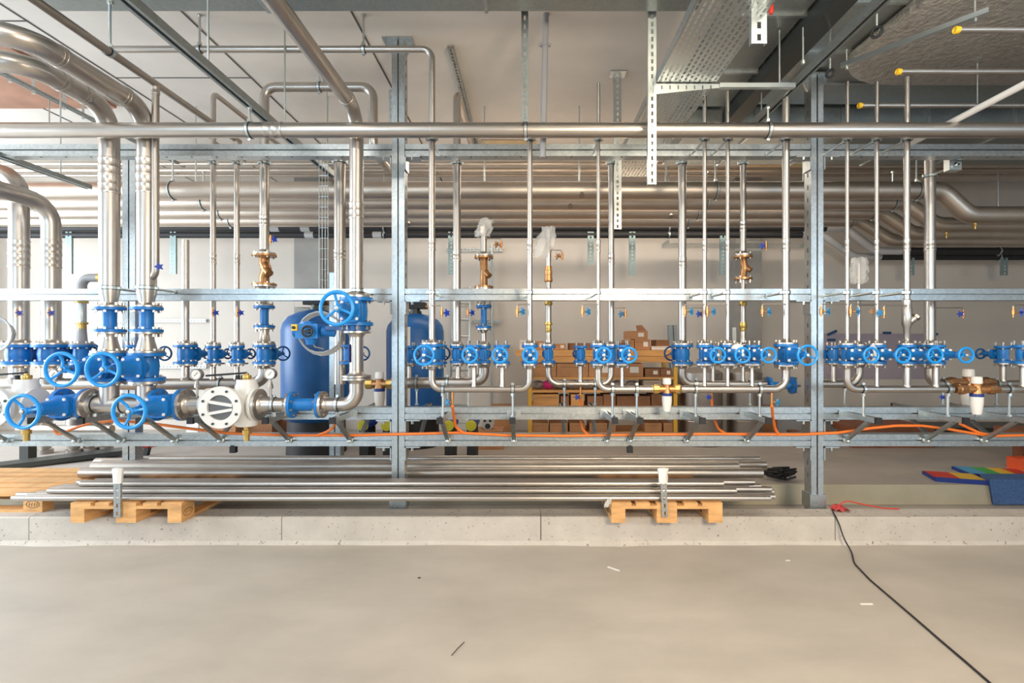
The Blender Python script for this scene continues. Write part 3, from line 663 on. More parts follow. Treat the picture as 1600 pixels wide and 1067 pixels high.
# ------------------------------------------------------------------ headers
def header(label, D, path, d, stubs=(), clamps=(), stubd=None, flr=None, bend=.06, group=None, zarm=None, m=None):
    r = d/2/F*D; pts = [at(px, py, D) for px, py in path]
    zh = min(p.z for p in pts)
    t = thing('pipe_header', label, 'pipe', (sum(p.x for p in pts)/len(pts), D, zh-r), group)
    MB().tube(pts, r, bend, 18).build('manifold_pipe', m or STEEL, t)
    fr = flr or .057
    for e in (0, -1):
        q = pts[e]
        if q.z > zh+.05: cflange(t, V(q), (0, 0, -1), r, fr)
    for s in stubs:
        px, sd = s[0], s[1]; rr = sd/2/F*D; a = at(px, s[2], D)
        mb = MB().lathe((a.x, D, zh), (0, 0, 1), [(0, rr), (r, rr*1.25), (r+.012, rr), (a.z-zh, rr)], 14)
        o = mb.build('branch_pipe', m or STEEL, t)
        MB().lathe(a, (0, 0, -1), [(0, s[3] if len(s) > 3 else fr), (.013, s[3] if len(s) > 3 else fr), (.016, rr+.01), (.03, rr)], 20).build('weld_flange', STEEL, o)
    for px in clamps:
        x = X(px, D); za = (ZA+.02) if zarm is None else zarm
        clamp_part(t, (x, D, zh), (1, 0, 0), r, (x, D, za))
    return t
bf = VY+.069*208; bm = VY+.075*208; bt = VY+.074*180; bu = VY+.0825*180
HF, HR = 'front headers', 'rear headers'
header('front stainless header with two stubs between the elbow-side post and shelving', FD, [(675, bm), (675, 608), (828, 608), (828, bf)], 10.5, [(741, 7, bf), (785, 7, bf)], (692, 801), group=HF, bend=.07, flr=.06)
header('short rear stainless header before the shelf boxes', RD, [(857, bt), (857, 600), (955, 600), (955, bt)], 9.5, [(907, 7, bt)], (882, 930), group=HR, bend=.09)
header('front stainless header running from the thinnest riser to the bronze filter', FD, [(935, bf), (935, 608), (1019, 608)], 10.5, [(972, 6, bf)], (957, 995), group=HF, bend=.07)
header('front stainless header with three stubs before the steel tanks, elbow at the post side', FD, [(1064, 608), (1228, 608), (1228, bm)], 12, [(1101, 6, bf), (1137, 6, bf), (1175, 6, bf)], (1087, 1187), group=HF, bend=.12, flr=.08)
header('rear stainless header before the steel tanks', RD, [(1066, bu), (1066, 600), (1197, 600)], 11, [(1114, 6, bt), (1161, 6, bt)], (1088, 1172), group=HR, bend=.1, flr=.088)
header('rear stainless header beginning just right of the cable-foot post', RD, [(1262, 600), (1333, 600), (1342, 586), (1342, bt)], 12, [(1302, 8, bt)], (1320,), group=HR, bend=.1)
header('front stainless header with three stubs right of the cable-foot post', FD, [(1324, bf), (1324, 608), (1488, 608)], 11, [(1370, 6, bf), (1417, 10, bf), (1462, 9, bf)], (1349, 1481), group=HF, bend=.07)
header('rear stainless header under the widest riser right of the cable-foot post', RD, [(1453, bu), (1453, 600), (1492, 600)], 14, (), (1474,), group=HR, bend=.12, flr=.088)
header('front stainless header leaving the double filter at the picture edge', FD, [(1558, 608), (2000, 608)], 11, [(1598, 8, bf)], (1577,), group=HF)
header('rear stainless header leaving the double filter at the picture edge', RD, [(1550, 600), (1900, 600)], 12, [(1567, 8, bt)], (1557,), group=HR)
header('rear stainless header between the first bronze filter and the small blue spool riser', RD, [(612, 598), (735, 598), (756, 592), (756, bt)], 17, [(640, 7, bt), (716, 8, bt)], (651, 699), group=HR, bend=.12)
header('long rear stainless header behind the large blue valves', RD, [(-80, 600), (396, 600), (413, 590), (413, bu)], 18, [(30, 24, 569, .132), (80, 24, 569, .132), (128, 12, bu, .088), (214, 8, bu, .088), (290, 11, bu, .088), (333, 8, bt), (370, 8, bt)], (178, 345), group=HR, bend=.14, flr=.088)
spool((rx(1219), RD, Z(602, RD)), (1, 0, 0), 40/F*RD, .030, .075, 'blue flanged spool lying in the rear header by the cable-foot post', nb=4)
# thick header pieces
def hpipe(label, px0, px1, r, extra=None):
    x0, x1 = X(px0, FD), X(px1, FD); t = thing('pipe_header', label, 'pipe', ((x0+x1)/2, FD, HZ-r))
    MB().cyl((x0, FD, HZ), (x1, FD, HZ), r, n=24).build('manifold_pipe', STEEL, t); return t, x0, x1
half = .1025
xv1, xv2 = X(117, FD), X(266, FD)
x0, x1 = xv1+half, xv2-half
t = thing('pipe_header', 'thick stainless header tee between the two large blue header valves', 'pipe', ((x0+x1)/2, FD, HZ-.06))
MB().cyl((x0, FD, HZ), (x1, FD, HZ), .060, n=24).build('manifold_pipe', STEEL, t)
cflange(t, V((x0, FD, HZ)), (1, 0, 0), .06, .115, .022); cflange(t, V((x1, FD, HZ)), (-1, 0, 0), .06, .115, .022)
for px in (171, 229):
    o = MB().lathe((X(px, FD), FD, HZ), (0, 0, 1), [(0, .06), (BZ-.1035-HZ, .06)], 22).build('branch_pipe', STEEL, t)
    MB().lathe((X(px, FD), FD, BZ-.1035), (0, 0, -1), [(0, .115), (.018, .115), (.02, .07), (.035, .061)], 22).build('weld_flange', STEEL, o)
for px in (148, 192): clamp_part(t, (X(px, FD), FD, HZ), (1, 0, 0), .06, (X(px, FD), FD, ZA+.02))
xs0 = X(324, FD); x0 = xv2+half
t = thing('pipe_header', 'short thick stainless pipe between blue header valve and white strainer', 'pipe', ((x0+xs0)/2, FD, HZ-.06))
MB().cyl((x0, FD, HZ), (xs0, FD, HZ), .060, n=24).build('manifold_pipe', STEEL, t); cflange(t, V((x0, FD, HZ)), (1, 0, 0), .06, .115, .022)
clamp_part(t, (xs0-.03, FD, HZ), (1, 0, 0), .06)
# white strainer with ribbed round cover
def strainer(px, label, lever):
    xc = X(px, FD); t = thing('strainer', label, 'strainer', (xc, FD, HZ-.16))
    MB().cyl((xc-.16, FD, HZ), (xc+.19, FD, HZ), .085, n=24).lathe((xc+.12, FD, HZ-.155), (0, 0, 1), [(0, .07), (.012, .078), (.29, .078), (.31, .07), (.34, .068)], 24).cyl((xc+.0, FD, HZ), (xc+.03, FD-.15, HZ), .118, n=28).build('strainer_body', CREAM, t)
    for xx, e in ((xc-.165, 1), (xc+.20, -1)): MB().lathe((xx, FD, HZ), (e, 0, 0), [(0, .12), (.022, .12), (.026, .09)], 26).build('flange', CREAM, t)
    c = V((xc+.03, FD-.152, HZ)); f = V((.06, -1, 0)).normalized(); sd = V((0, 0, 1)).cross(f).normalized(); u = V((0, 0, 1)); R = .148; ri = .088
    mb = MB().lathe(c, f, [(0, R), (.022, R), (.03, R*.98), (.03, ri), (.012, ri), (.0, ri)], 36, cap=False)
    for a, b in ((.52, .035), (-.52, -.035)):
        mb.bar(c+f*.024+sd*(ri*.97)*math.cos(.55)*(-1)+u*ri*.9*a, c+f*.024+sd*ri*.95+u*b*.4, .02, .024, f)
    for k in range(8):
        an = math.pi/8+k*math.pi/4; p = c+f*.03+(sd*math.cos(an)+u*math.sin(an))*R*.82; mb.lathe(p, f, [(0, .009), (.008, .009), (.01, .004)], 8, m=1)
    o = mb.build('ribbed_cover', [CREAM, DARKST], t)
    MB().cyl(c+f*.004, c+f*.010, ri+.002, n=28).build('screen', mat('dark_screen', (.16, .155, .15), .45, .7), o)
    MB().lathe((xc+.12, FD, HZ+.185), (0, 0, 1), [(0, .03), (.018, .034), (.03, .03), (.032, .015), (.045, .015)], 12).build('brass_cap', BRASS, t)
    MB().lathe((xc+.12, FD, HZ-.155), (0, 0, -1), [(0, .02), (.03, .02), (.032, .03), (.06, .03), (.062, .02), (.11, .02)], 12).build('drain_valve', BRASS, t)
    if lever:
        o = MB().cyl((xc+.06, FD-.01, HZ+.08), (xc+.06, FD-.01, HZ+.215), .016, n=10).bar((xc-.14, FD-.06, HZ+.215), (xc+.12, FD+.0, HZ+.232), .028, .014).cyl((xc+.09, FD-.01, HZ+.10), (xc+.09, FD-.01, HZ+.215), .008, n=8).build('lever_handle', BLACK, t)
    return t
strainer(360, 'white strainer with ribbed round cover and black lever in the thick header', True)
strainer(16, 'white strainer cut by the picture edge, black lever above', True)
x0, x1 = X(360, FD)+.20, X(455, FD)
t = thing('pipe_header', 'stainless header piece with gauge between white strainer and blue header spool', 'pipe', ((x0+x1)/2, FD, HZ-.05))
MB().lathe((x0, FD, HZ), (1, 0, 0), [(0, .06), (.07, .06), (.12, .05), (x1-x0, .05)], 24).build('manifold_pipe', STEEL, t)
cflange(t, V((x0, FD, HZ)), (1, 0, 0), .06, .115, .022); cflange(t, V((x1, FD, HZ)), (-1, 0, 0), .05, .09, .014)
for px in (428,): clamp_part(t, (X(px, FD), FD, HZ), (1, 0, 0), .05, (X(px, FD), FD, ZA+.02))
spool((X(479, FD), FD, HZ), (1, 0, 0), 47/F*FD, .046, .098, 'blue flanged spool lying in the thick header below the blue tank')
x0 = X(503, FD); t = thing('pipe_header', 'big stainless elbow turning the thick header up to the riser', 'pipe', (X(540, FD), FD, HZ-.05))
MB().tube([(x0, FD, HZ), (xe, FD, HZ), (xe, FD, Z(590, FD))], .05, .17, 22, seg=9).build('elbow_pipe', STEEL, t)
cflange(t, V((x0, FD, HZ)), (1, 0, 0), .05, .098, .018); cflange(t, V((xe, FD, Z(590, FD))), (0, 0, -1), .05, .105)
clamp_part(t, (X(527, FD), FD, HZ), (1, 0, 0), .05, (X(527, FD), FD, ZA+.02))
# pressure gauges
def gauge(px, py, D, zbase, label):
    c = at(px, py, D); t = thing('pressure_gauge', label, 'gauge', (c.x, D, zbase)); R = .040
    o = MB().cyl((c.x, D-.015, c.z), (c.x, D+.02, c.z), R, n=24).torus((c.x, D-.016, c.z), (0, 1, 0), R-.003, .005, 26, 6).build('gauge_case', STEELD, t)
    f = MB().cyl((c.x, D-.0175, c.z), (c.x, D-.014, c.z), R-.006, n=24).build('dial', WHITEP, o)
    MB().bar((c.x-.010, D-.019, c.z-.010), (c.x+.016, D-.019, c.z+.016), .003, .002, (0, 1, 0)).build('needle', BLACK, t)
    MB().cyl((c.x, D, zbase), (c.x, D, c.z-R+.004), .008, n=10).lathe((c.x, D, zbase+.07), (0, 0, 1), [(0, .018), (.03, .018), (.032, .012), (.05, .012)], 8).build('gauge_stem', STEEL, t)
gauge(308, 585, FD-.02, HZ+.055, 'pressure gauge left of the black lever on the white strainer')
gauge(423, 584, FD-.02, HZ+.048, 'pressure gauge right of the white strainer, before the blue tank')
gauge(86, 585, FD-.02, HZ+.1, 'pressure gauge seen through the first large handwheel')

# water filters
def wfilter(px, D, y, label, body=BRONZE, big=1.0, w=24):
    c = at(px, y, D); k = big; hw = w/F*D
    t = thing('water_filter', label, 'filter', (c.x, D, c.z-.15*k))
    MB().cyl((c.x-hw*.55, D, c.z), (c.x+hw*.55, D, c.z), .028*k, n=16).lathe((c.x, D, c.z-.05*k), (0, 0, 1), [(0, .036*k), (.03*k, .036*k), (.07*k, .028*k), (.09*k, .03*k)], 18).build('filter_head', body, t)
    for s in (-1, 1): MB().lathe((c.x+s*hw*.5, D, c.z), (s, 0, 0), [(0, .034*k), (.02*k, .037*k), (.045*k, .037*k), (.05*k, .03*k), (hw*.5, .028*k)], 8).build('union_nut', BRASS if px < 1100 else BRONZE, t)
    MB().lathe((c.x, D, c.z+.038*k), (0, 0, 1), [(0, .030*k), (.005, .034*k), (.045*k, .032*k), (.05*k, .028*k)], 18).build('filter_cap', WHITEP, t)
    MB().cyl((c.x, D, c.z-.052*k), (c.x, D, c.z-.03*k), .040*k, n=20).build('blue_ring', NAVY, t)
    MB().lathe((c.x, D, c.z-.05*k), (0, 0, -1), [(0, .039*k), (.05*k, .038*k), (.11*k, .030*k), (.125*k, .026*k)], 20).build('filter_cup', WHITEP, t)
wfilter(1042, 3.85, 608, 'brass water filter with white cup before the cardboard shelf', COPPER, .95, 24)
wfilter(593, RD, 600, 'bronze water filter with white cap left of the elbow-side post', BRONZE, 1.2, 22)
wfilter(1526, FD, 608, 'front water filter with white cup and blue ring in the double unit', COPPER, 1.05, 34)
wfilter(1513, RD, 598, 'rear water filter with taller white cap in the double unit', BRONZE, 1.35, 40)

# ------------------------------------------------------------------ sampling taps
def tap(px, py, D, rpx, label, star=STARB, side=1, inline=False, ztube=None):
    """tap at px,py; tube leads horizontally back to the riser at rpx; star handle to `side`"""
    c = at(px, py, D); t = thing('sampling_tap', label, 'tap', (c.x, D, c.z-.04), 'sampling taps')
    if not inline:
        xr = X(rpx, D); zt = c.z+.045
        MB().tube([(xr, D, zt), (c.x, D, zt), (c.x, D, c.z)], .0042, .012, 8).build('tube', STEELD, t)
    MB().lathe((c.x, D, c.z-.045), (0, 0, 1), [(0, .006), (.015, .006), (.018, .012), (.055, .012), (.058, .008), (.075, .008)], 10).cyl((c.x, D, c.z-.01), (c.x+side*.035, D-.015, c.z-.01), .006, n=8).build('tap_body', COPPER, t)
    a = V((c.x+side*.036, D-.016, c.z-.01)); f = V((side*.75, -.66, 0)); sd = V((0, 0, 1)).cross(f); poly = []
    for k in range(10):
        an = math.pi*k/5; rr = .031 if k % 2 == 0 else .015; poly.append((rr*math.cos(an), rr*math.sin(an)))
    MB().prism(poly, a, a+f*.012).cyl(a+f*.01, a+f*.018, .009, n=8).build('star_handle', star, t)
F1, R1 = FD-.03, RD-.02
tap(26, 487, RD-.09, 30, 'copper tap with blue star handle on the wide rear riser nearest the coil', inline=True)
tap(76, 487, RD-.09, 80, 'copper tap with blue star handle on the second wide rear riser', inline=True)
tap(332, 487, RD-.035, 333, 'brass tap with blue star handle on the first thin brass-tapped riser', inline=True)
tap(371, 487, RD-.035, 370, 'brass tap with blue star handle above the black fitting', inline=True)
tap(243, 415, 3.72, 243, 'copper tap with blue star handle beside the widest riser, below the drop pipe', inline=True)
tap(423, 373, RD-.05, 413, 'tap with blue star handle above the large bronze strainer', inline=True)
tap(690, 487, F1, 675, 'copper tap on a thin tube right of the first slim front riser', side=1)
tap(731, 487, R1, 714, 'copper tap on a thin tube before the ladder', side=1)
tap(783, 381, R1, 756, 'copper tap high beside the film-wrapped pipe over the bronze strainer', BRONZE, -1)
tap(808, 485, F1, 828, 'teal star tap reaching left from the riser at the shelving edge', START, 1)
tap(878, 399, R1, 857, 'bronze-handled tap high beside the brass-fitted riser', BRONZE, -1)
tap(910, 485, F1, 935, 'teal star tap reaching left from the thinnest front riser', START, 1)
tap(977, 489, R1, 955, 'copper tap reaching right from the slim rear riser over the open carton', START, -1)
tap(1070, 485, F1, 1101, 'teal star tap overlapping the riser near the yellow shelf upright', START, 1)
tap(1098, 489, R1, 1066, 'dark blue star tap hidden by the first thin riser before the steel tanks', STARB, -1)
tap(1105, 485, F1, 1137, 'teal star tap between the two thin risers before the steel tanks', START, 1)
tap(1191, 485, F1, 1228, 'teal star tap in front of the grey pillar', START, 1)
tap(1197, 383, R1, 1161, 'blue star tap high to the right of the bronze strainer at the pillar', STARB, -1)
tap(1283, 485, F1, 1324, 'teal star tap in front of the cable-foot post', START, 1)
tap(1329, 485, F1, 1370, 'teal star tap between the first two thin risers after the cable-foot post', START, 1)
tap(1368, 485, R1, 1342, 'copper tap on the film-wrapped thin riser', COPPER, -1)
tap(1381, 487, F1, 1417, 'copper tap with teal star left of the Y strainer', START, -1)
tap(1505, 489, R1, 1453, 'copper tap with dark blue star on a long tube right of the widest riser', STARB, -1)
tap(1583, 486, F1, 1660, 'copper tap with blue star at the picture edge', STARB, 1)
# drain taps with orange hose below the headers
def drain(px, D, y0, ytap, star, sx, label):
    a = at(px, y0, D); b = at(px, ytap, D); t = thing('drain_tap', label, 'tap', (a.x, D, b.z-.02), 'drain taps')
    MB().cyl(a, b-V((0, 0, .02)), .010, n=10).cyl(b, b+V((sx*.03, -.02, 0)), .007, n=8).build('tap_body', COPPER, t)
    p = b+V((sx*.03, -.02, 0)); f = V((sx*.6, -.8, 0)); poly = []
    for k in range(10):
        an = math.pi*k/5; rr = .028 if k % 2 == 0 else .013; poly.append((rr*math.cos(an), rr*math.sin(an)))
    MB().prism(poly, p, p+f*.012).build('star_handle', star, t)
drain(707, FD, 612, 628, START, -1, 'drain tap with teal star under the header right of the elbow-side post')
drain(907, RD, 604, 620, STARB, -1, 'drain tap with dark star under the short rear header')
drain(1112, RD, 604, 620, STARB, -1, 'drain tap with dark blue star before the steel tanks')
drain(1206, FD, 613, 628, START, 1, 'drain tap with teal star left of the cable-foot post')
drain(1475, RD, 606, 620, STARB, -1, 'drain tap with dark blue star left of the double filter unit')

# ------------------------------------------------------------------ orange hose
HD = 4.025
t = thing('orange_hose', 'orange hose lying along the lowest rail and climbing to the drain taps', 'hose', at(800, 690, HD))
MB().tube([at(p, q, HD) for p, q in ((84, 662), (86, 674), (92, 679), (108, 672), (140, 661), (185, 657), (240, 662), (300, 670), (360, 677), (450, 680), (560, 680), (640, 678), (715, 676), (790, 680), (880, 681), (1000, 679), (1120, 678), (1250, 679), (1310, 676), (1360, 669), (1400, 665), (1440, 665), (1480, 670), (1520, 677), (1550, 681), (1600, 680), (1680, 680), (2150, 680))], .011, .35, 10, seg=3).build('main_hose', ORANGE, t)
for pts in (((524, 659, 3.9), (521, 668, 3.95), (510, 675, 4.0), (496, 680, 4.02)), ((707, 634, FD), (709, 650, 3.9), (712, 668, 4.0), (724, 676, 4.02)),
            ((907, 624, RD), (907, 655, 4.3), (910, 670, 4.1), (917, 678, 4.03)), ((1112, 624, RD), (1114, 650, 4.3), (1122, 670, 4.1), (1134, 678, 4.03)),
            ((1206, 634, FD), (1208, 655, 3.9), (1211, 670, 4.0), (1216, 678, 4.02)), ((1500, 662, 4.0), (1512, 668, 4.02), (1530, 676, 4.02), (1548, 680, 4.02))):
    MB().tube([at(*p) for p in pts], .011, .12, 10, seg=4).build('branch_hose', ORANGE, t)

# ------------------------------------------------------------------ top main pipe
MD = 3.60; mz = Z(203.5, MD); mr_ = .052
t = thing('main_pipe', 'long horizontal stainless main crossing the whole rack in front of the risers', 'pipe', (0, MD, mz-mr_))
MB().cyl((-7.2, MD, mz), (7.2, MD, mz), mr_, n=28).build('pipe', STEEL, t)
coupling(MB(), (X(429, MD), MD, mz), (1, 0, 0), mr_, .13).build('press_coupling', STEEL, t)
coupling(MB(), (X(672, MD), MD, mz), (1, 0, 0), mr_-.004, .03).build('weld_seam', STEEL, t)
for px in (390, 1200): clamp_part(t, (X(px, MD), MD, mz), (1, 0, 0), mr_, (X(px, MD), MD, mz+.16))
clamp_part(t, (X(821, MD), MD, mz), (1, 0, 0), mr_, (X(821, MD), MD, mz+.1))
mb = MB(); xx = X(440, MD); rnd = random.Random(3)
while xx < X(1370, MD):
    wd = rnd.uniform(.006, .03)
    if rnd.random() < .8:
        a = math.radians(58); c = V((xx, MD-math.cos(a)*(mr_+.0003), mz+math.sin(a)*(mr_+.0003))); n_ = V((0, -math.cos(a), math.sin(a)))
        mb.bar(c, c+V((wd, 0, 0)), .0065, .0008, n_)
    xx += wd+.008
mb.build('printed_marking', STEELD, t)

# ------------------------------------------------------------------ slotted struts and hangers
def slotted(mb, p0, p1, wd, face, depth=.03, pitch=.05, slot=.028, sw=.014, th=.003):
    """U channel from p0 to p1; `face` is the direction the slotted web faces"""
    p0, p1 = V(p0), V(p1); d = (p1-p0).normalized(); L = (p1-p0).length; f = V(face).normalized(); sd = d.cross(f).normalized(); e = (wd-sw)/2
    for s in (-1, 1):
        mb.bar(p0+sd*s*(wd/2-e/2), p1+sd*s*(wd/2-e/2), e, th, f)
        mb.bar(p0+sd*s*(wd/2-th/2)-f*depth/2, p1+sd*s*(wd/2-th/2)-f*depth/2, th, depth, f)
    n = int(L/pitch)
    for i in range(n+1):
        a = max(0, i*pitch-(pitch-slot)/2); b = min(L, i*pitch+(pitch-slot)/2)
        if b > a+.002: mb.bar(p0+d*a, p0+d*b, sw+.002, th, f)
    return mb
def hang(px, y0, y1, D, wpx, label, face=(0, -1, 0), m=None, plate=False, pitch=.05, arm=None):
    wd = wpx/F*D; x = X(px, D); zt = min(Z(y0, D), CEILZ-.010); zb_ = Z(y1, D)
    t = thing('strut_channel', label, 'strut', (x, D, zb_), 'hanging slotted struts')
    slotted(MB(), (x, D, zb_), (x, D, zt), wd, face, pitch=pitch, slot=pitch*.55, sw=wd*.26).build('slotted_channel', m or ZINC, t)
    if plate: MB().box((x-.07, D-.06, zt), (x+.07, D+.06, zt+.008)).build('ceiling_plate', GALV, t)
    return t
hang(1019, -30, 288, 3.44, 13, 'bright slotted strut hanging in front of the main pipe below the cable tray', plate=True)
hang(965, 100, 358, 4.57, 12, 'slotted strut with ceiling plate hanging behind the main pipe under the cable tray', plate=True)
hang(820, -30, 190, 3.52, 11, 'dark slotted strut holding the main pipe beside the grey conduit', m=GALVD, plate=True, pitch=.062)
hang(1186, -60, 68, 2.75, 24, 'wide bright slotted strut ending above the cable tray', plate=True, pitch=.065)
hang(611.3, 140, 200, PD, 8, 'short slotted strut beside the head of the elbow-side post', m=GALVD)
for px, y0, y1, l in ((107, 372, 428, 'teal-grey wall strut left of the two widest risers'), (270, 372, 428, 'teal-grey wall strut right of the two widest risers'), (705, 374, 429, 'wall strut left of the plain riser by the ladder'),
                      (923, 362, 414, 'wall strut over the middle of the shelving'), (988, 375, 430, 'wall strut right of the shelving-side slim rear riser'), (1130, 384, 430, 'wall strut between the thin pair before the pillar'), (1424, 396, 430, 'wall strut beside the medium riser with Y strainer'), (1570, 396, 430, 'wall strut near the picture edge under the black pipes')):
    hang(px, y0-16, y1, 6.98, 9.5, l, m=TEAL)
# depth struts under the ceiling
def depth_strut(x, z, d0, d1, w_, label, h=.04, slots=False, m=None):
    t = thing('ceiling_strut', label, 'strut', (x, (d0+d1)/2, z-h/2), 'ceiling struts')
    if slots: slotted(MB(), (x, d0, z), (x, d1, z), w_, (0, 0, -1)).build('slotted_channel', m or GALVD, t)
    else: MB().prism([(-w_/2, -h/2), (-w_*.18, -h/2), (-w_*.18, h*.3), (w_*.18, h*.3), (w_*.18, -h/2), (w_/2, -h/2), (w_/2, h/2), (-w_/2, h/2)], (x, d0, z), (x, d1, z)).build('channel', m or GALVD, t)
    return t
def rod(t, x, d, z0, z1, r=.006): MB().cyl((x, d, z0), (x, d, z1), r, n=8).cyl((x, d, z0-.01), (x, d, z0+.012), r*2.2, n=6).build('threaded_rod', ZINC, t)
t = depth_strut(-1.955, 3.175, 2.2, 5.2, .062, 'dull channel running back under the ceiling to the clamp left of the elbow riser', .05)
rod(t, -1.955, 3.13, 3.2, 3.70); rod(t, -1.955, 5.0, 3.2, CEILZ)
t = depth_strut(1.87, 3.31, 2.3, 4.25, .05, 'dull channel running back over the main pipe toward the cable-foot post', .05)
rod(t, 1.80, 3.35, 3.33, 3.56); rod(t, 1.87, 4.1, 3.33, 3.6)
t = depth_strut(-.625, CEILZ-.03, 4.13, 6.5, .05, 'slotted strut lying along the ceiling right of the elbow-side post', slots=True)
t = depth_strut(-1.27, 3.70-.02, 2.6, 3.25, .05, 'short slotted strut under the near duct above the elbow riser', slots=True)
t = thing('ceiling_strut', 'pale strut slung diagonally beneath the foil-wrapped duct', 'strut', (2.45, 3.3, 3.44), 'ceiling struts')
MB().bar((2.22, 3.63, 3.46), (2.72, 3.02, 3.46), .03, .03).build('channel', ZINC, t)
for a, b in ((2.24, 3.6), (2.68, 3.07)): rod(t, a, b, 3.43, 3.56, .005)
t = thing('hanging_clamp', 'black rubber-lined pipe clamp dangling below the foil-wrapped duct', 'clamp', at(1370, 55, 2.9))
c = at(1370, 50, 2.9); MB().torus(c, (1, .6, 0), .028, .008, 20, 8).build('clamp_ring', BLACK, t); MB().cyl(c+V((0, 0, .03)), (c.x, c.y, 3.56), .006, n=8).build('threaded_rod', ZINC, t)
t = thing('hanging_clamp', 'black rubber-lined pipe clamp dangling above the cable-foot post', 'clamp', at(1297, 118, 3.3))
c = at(1297, 115, 3.3); MB().torus(c, (1, .6, 0), .024, .008, 20, 8).build('clamp_ring', BLACK, t); MB().cyl(c+V((0, 0, .025)), (c.x, c.y, 3.56), .006, n=8).build('threaded_rod', ZINC, t)
t = depth_strut(-4.2, 2.985, 3.3, 4.9, .06, 'dull channel at the frame edge just below the top rail near the wide rear elbows')
rod(t, -4.2, 4.6, 2.99, CEILZ)
t = depth_strut(-4.3, 3.70, 4.0, 6.4, .035, 'thin dark strut with small clips under the reddish ceiling board', .03)
for k_, y_ in enumerate((4.25, 4.45, 4.75, 4.95)): MB().bar((-4.3, y_, 3.66), (-4.3, y_, CEILZ-.03), .02, .02).build('clip', ZINC, t)
for px, y0, y1, D, m_, l in ((1226, 70, 111, 4.3, STARB, 'dangling pipe end with blue cap left of the cable-foot post head'), (1205, 3, 22, 3.0, RED, 'dangling pipe end with red cap beside the wide bright slotted strut')):
    a = at(px, y1, D); t = thing('capped_pipe_end', l, 'pipe', a)
    q = .010 if m_ is RED else .022
    MB().cyl((a.x, D, a.z+.04), (a.x, D, 3.62), q, n=14).build('pipe', STEEL, t)
    MB().lathe((a.x, D, a.z), (0, 0, 1), [(0, q), (.01, q*1.3), (.07, q*1.3), (.072, q*1.1)], 14).build('end_cap', m_, t)
# pipes running back under the ceiling
t = thing('ceiling_pipe', 'thin dull pipe running back below the ceiling with a drop beside the widest riser', 'pipe', (-2.706, 3.6, 3.35))
MB().cyl((-2.706, 2.3, 3.378), (-2.706, 4.8, 3.378), .026, n=16).build('pipe', STEELD, t)
MB().tube([(-2.706, 3.72, 3.378), (-2.706, 3.72, Z(432, 3.72)), (-2.86, 3.78, Z(434, 3.72))], .024, .05, 14).build('drop_pipe', STEELD, t)
coupling(MB(), (-2.706, 3.72, 3.33), (0, 0, 1), .024, .06).build('press_coupling', STEEL, t)
clamp_part(t, (-2.706, 3.315, 3.378), (0, 1, 0), .026, (-2.706, 3.315, 3.70))
for px, dd, l in ((312, 3.87, 'left'), (568, 3.87, 'right')):
    t = thing('pipe_hanger', f'short clamp hanger holding the near-ceiling pipe, {"by the dull channel" if l=="left" else "near the elbow-side post head"}', 'clamp', (X(px, FD), FD, Z(77, FD)))
    clamp_part(t, (X(px, FD), FD, Z(77, FD)), (1, 0, 0), .0245, (X(px, FD), FD, CEILZ))
t = thing('pipe_hanger', 'clamp and long rod holding the bridge pipe over the elbow riser', 'clamp', (rx(499), RD, Z(136, RD)))
clamp_part(t, (rx(499), RD, Z(136, RD)), (1, 0, 0), .039, (rx(499), RD, CEILZ))
for px, y0, y1, D, l in ((445, 60, 195, 3.72, 'thin zinc rod left of the elbow riser from ceiling to main pipe level'), (77, 90, 195, 4.9, 'thin zinc rod before the reddish ceiling board'), (511, 155, 230, 4.7, 'zinc rod with ceiling plate behind the elbow riser bend')):
    x = X(px, D); tag(MB().cyl((x, D, Z(y1, D)), (x, D, CEILZ), .006, n=8).box((x-.03, D-.03, CEILZ-.01), (x+.03, D+.03, CEILZ)).build('threaded_rod', ZINC), l, 'rod')
t = thing('conduit', 'grey vertical conduit beside the dark slotted strut', 'pipe', (X(850, 3.74), 3.74, 2.9))
MB().cyl((X(848, 3.74), 3.74, 2.85), (X(853, 3.74), 3.74, CEILZ), .022, n=14).build('pipe', GREYP, t)
mb = MB(); c = at(851, 70, 3.74); mb.cyl(c-V((0, 0, .012)), c+V((0, 0, .012)), .026, n=14)
for s in (-1, 1): mb.cyl(c+V((s*.035, -.01, 0)), c+V((s*.035, .01, 0)), .012, n=8).bar(c, c+V((s*.035, 0, 0)), .012, .012)
mb.build('pipe_clip', GREYP, t)
# diagonal pale conduit, right
tag(MB().cyl((3.0, 1.6, 3.06), (3.0, 4.15, 3.06), .022, n=14).build('conduit', WHITEP), 'pale conduit running back under the foil-wrapped duct', 'pipe')
for D, px, wy, l in ((2.87, 1490, 47, 'nearest'), (3.31, 1400, 112, 'middle'), (3.76, 1340, 165, 'furthest')):
    z = Z(wy, D); t = thing('capped_pipe', {'nearest': 'yellow-capped steel pipe, uppermost of the three under the foil duct', 'middle': 'yellow-capped steel pipe, middle of the three under the foil duct', 'furthest': 'yellow-capped steel pipe, lowest and longest of the three'}[l], 'pipe', (3, D, z-.02), 'yellow-capped pipes')
    x = X(px, D); MB().cyl((x+.02, D, z), (7.0, D, z), .016, n=14).build('pipe', STEEL, t)
    MB().lathe((x+.03, D, z), (-1, 0, 0), [(0, .019), (.022, .0205), (.026, .016), (.018, .009), (.012, .004)], 16).build('end_cap', YELLOW, t)
    for xx in (3.3,): MB().cyl((xx, D, z+.014), (xx, D, 3.56), .004, n=8).build('hanger_rod', ZINC, t)

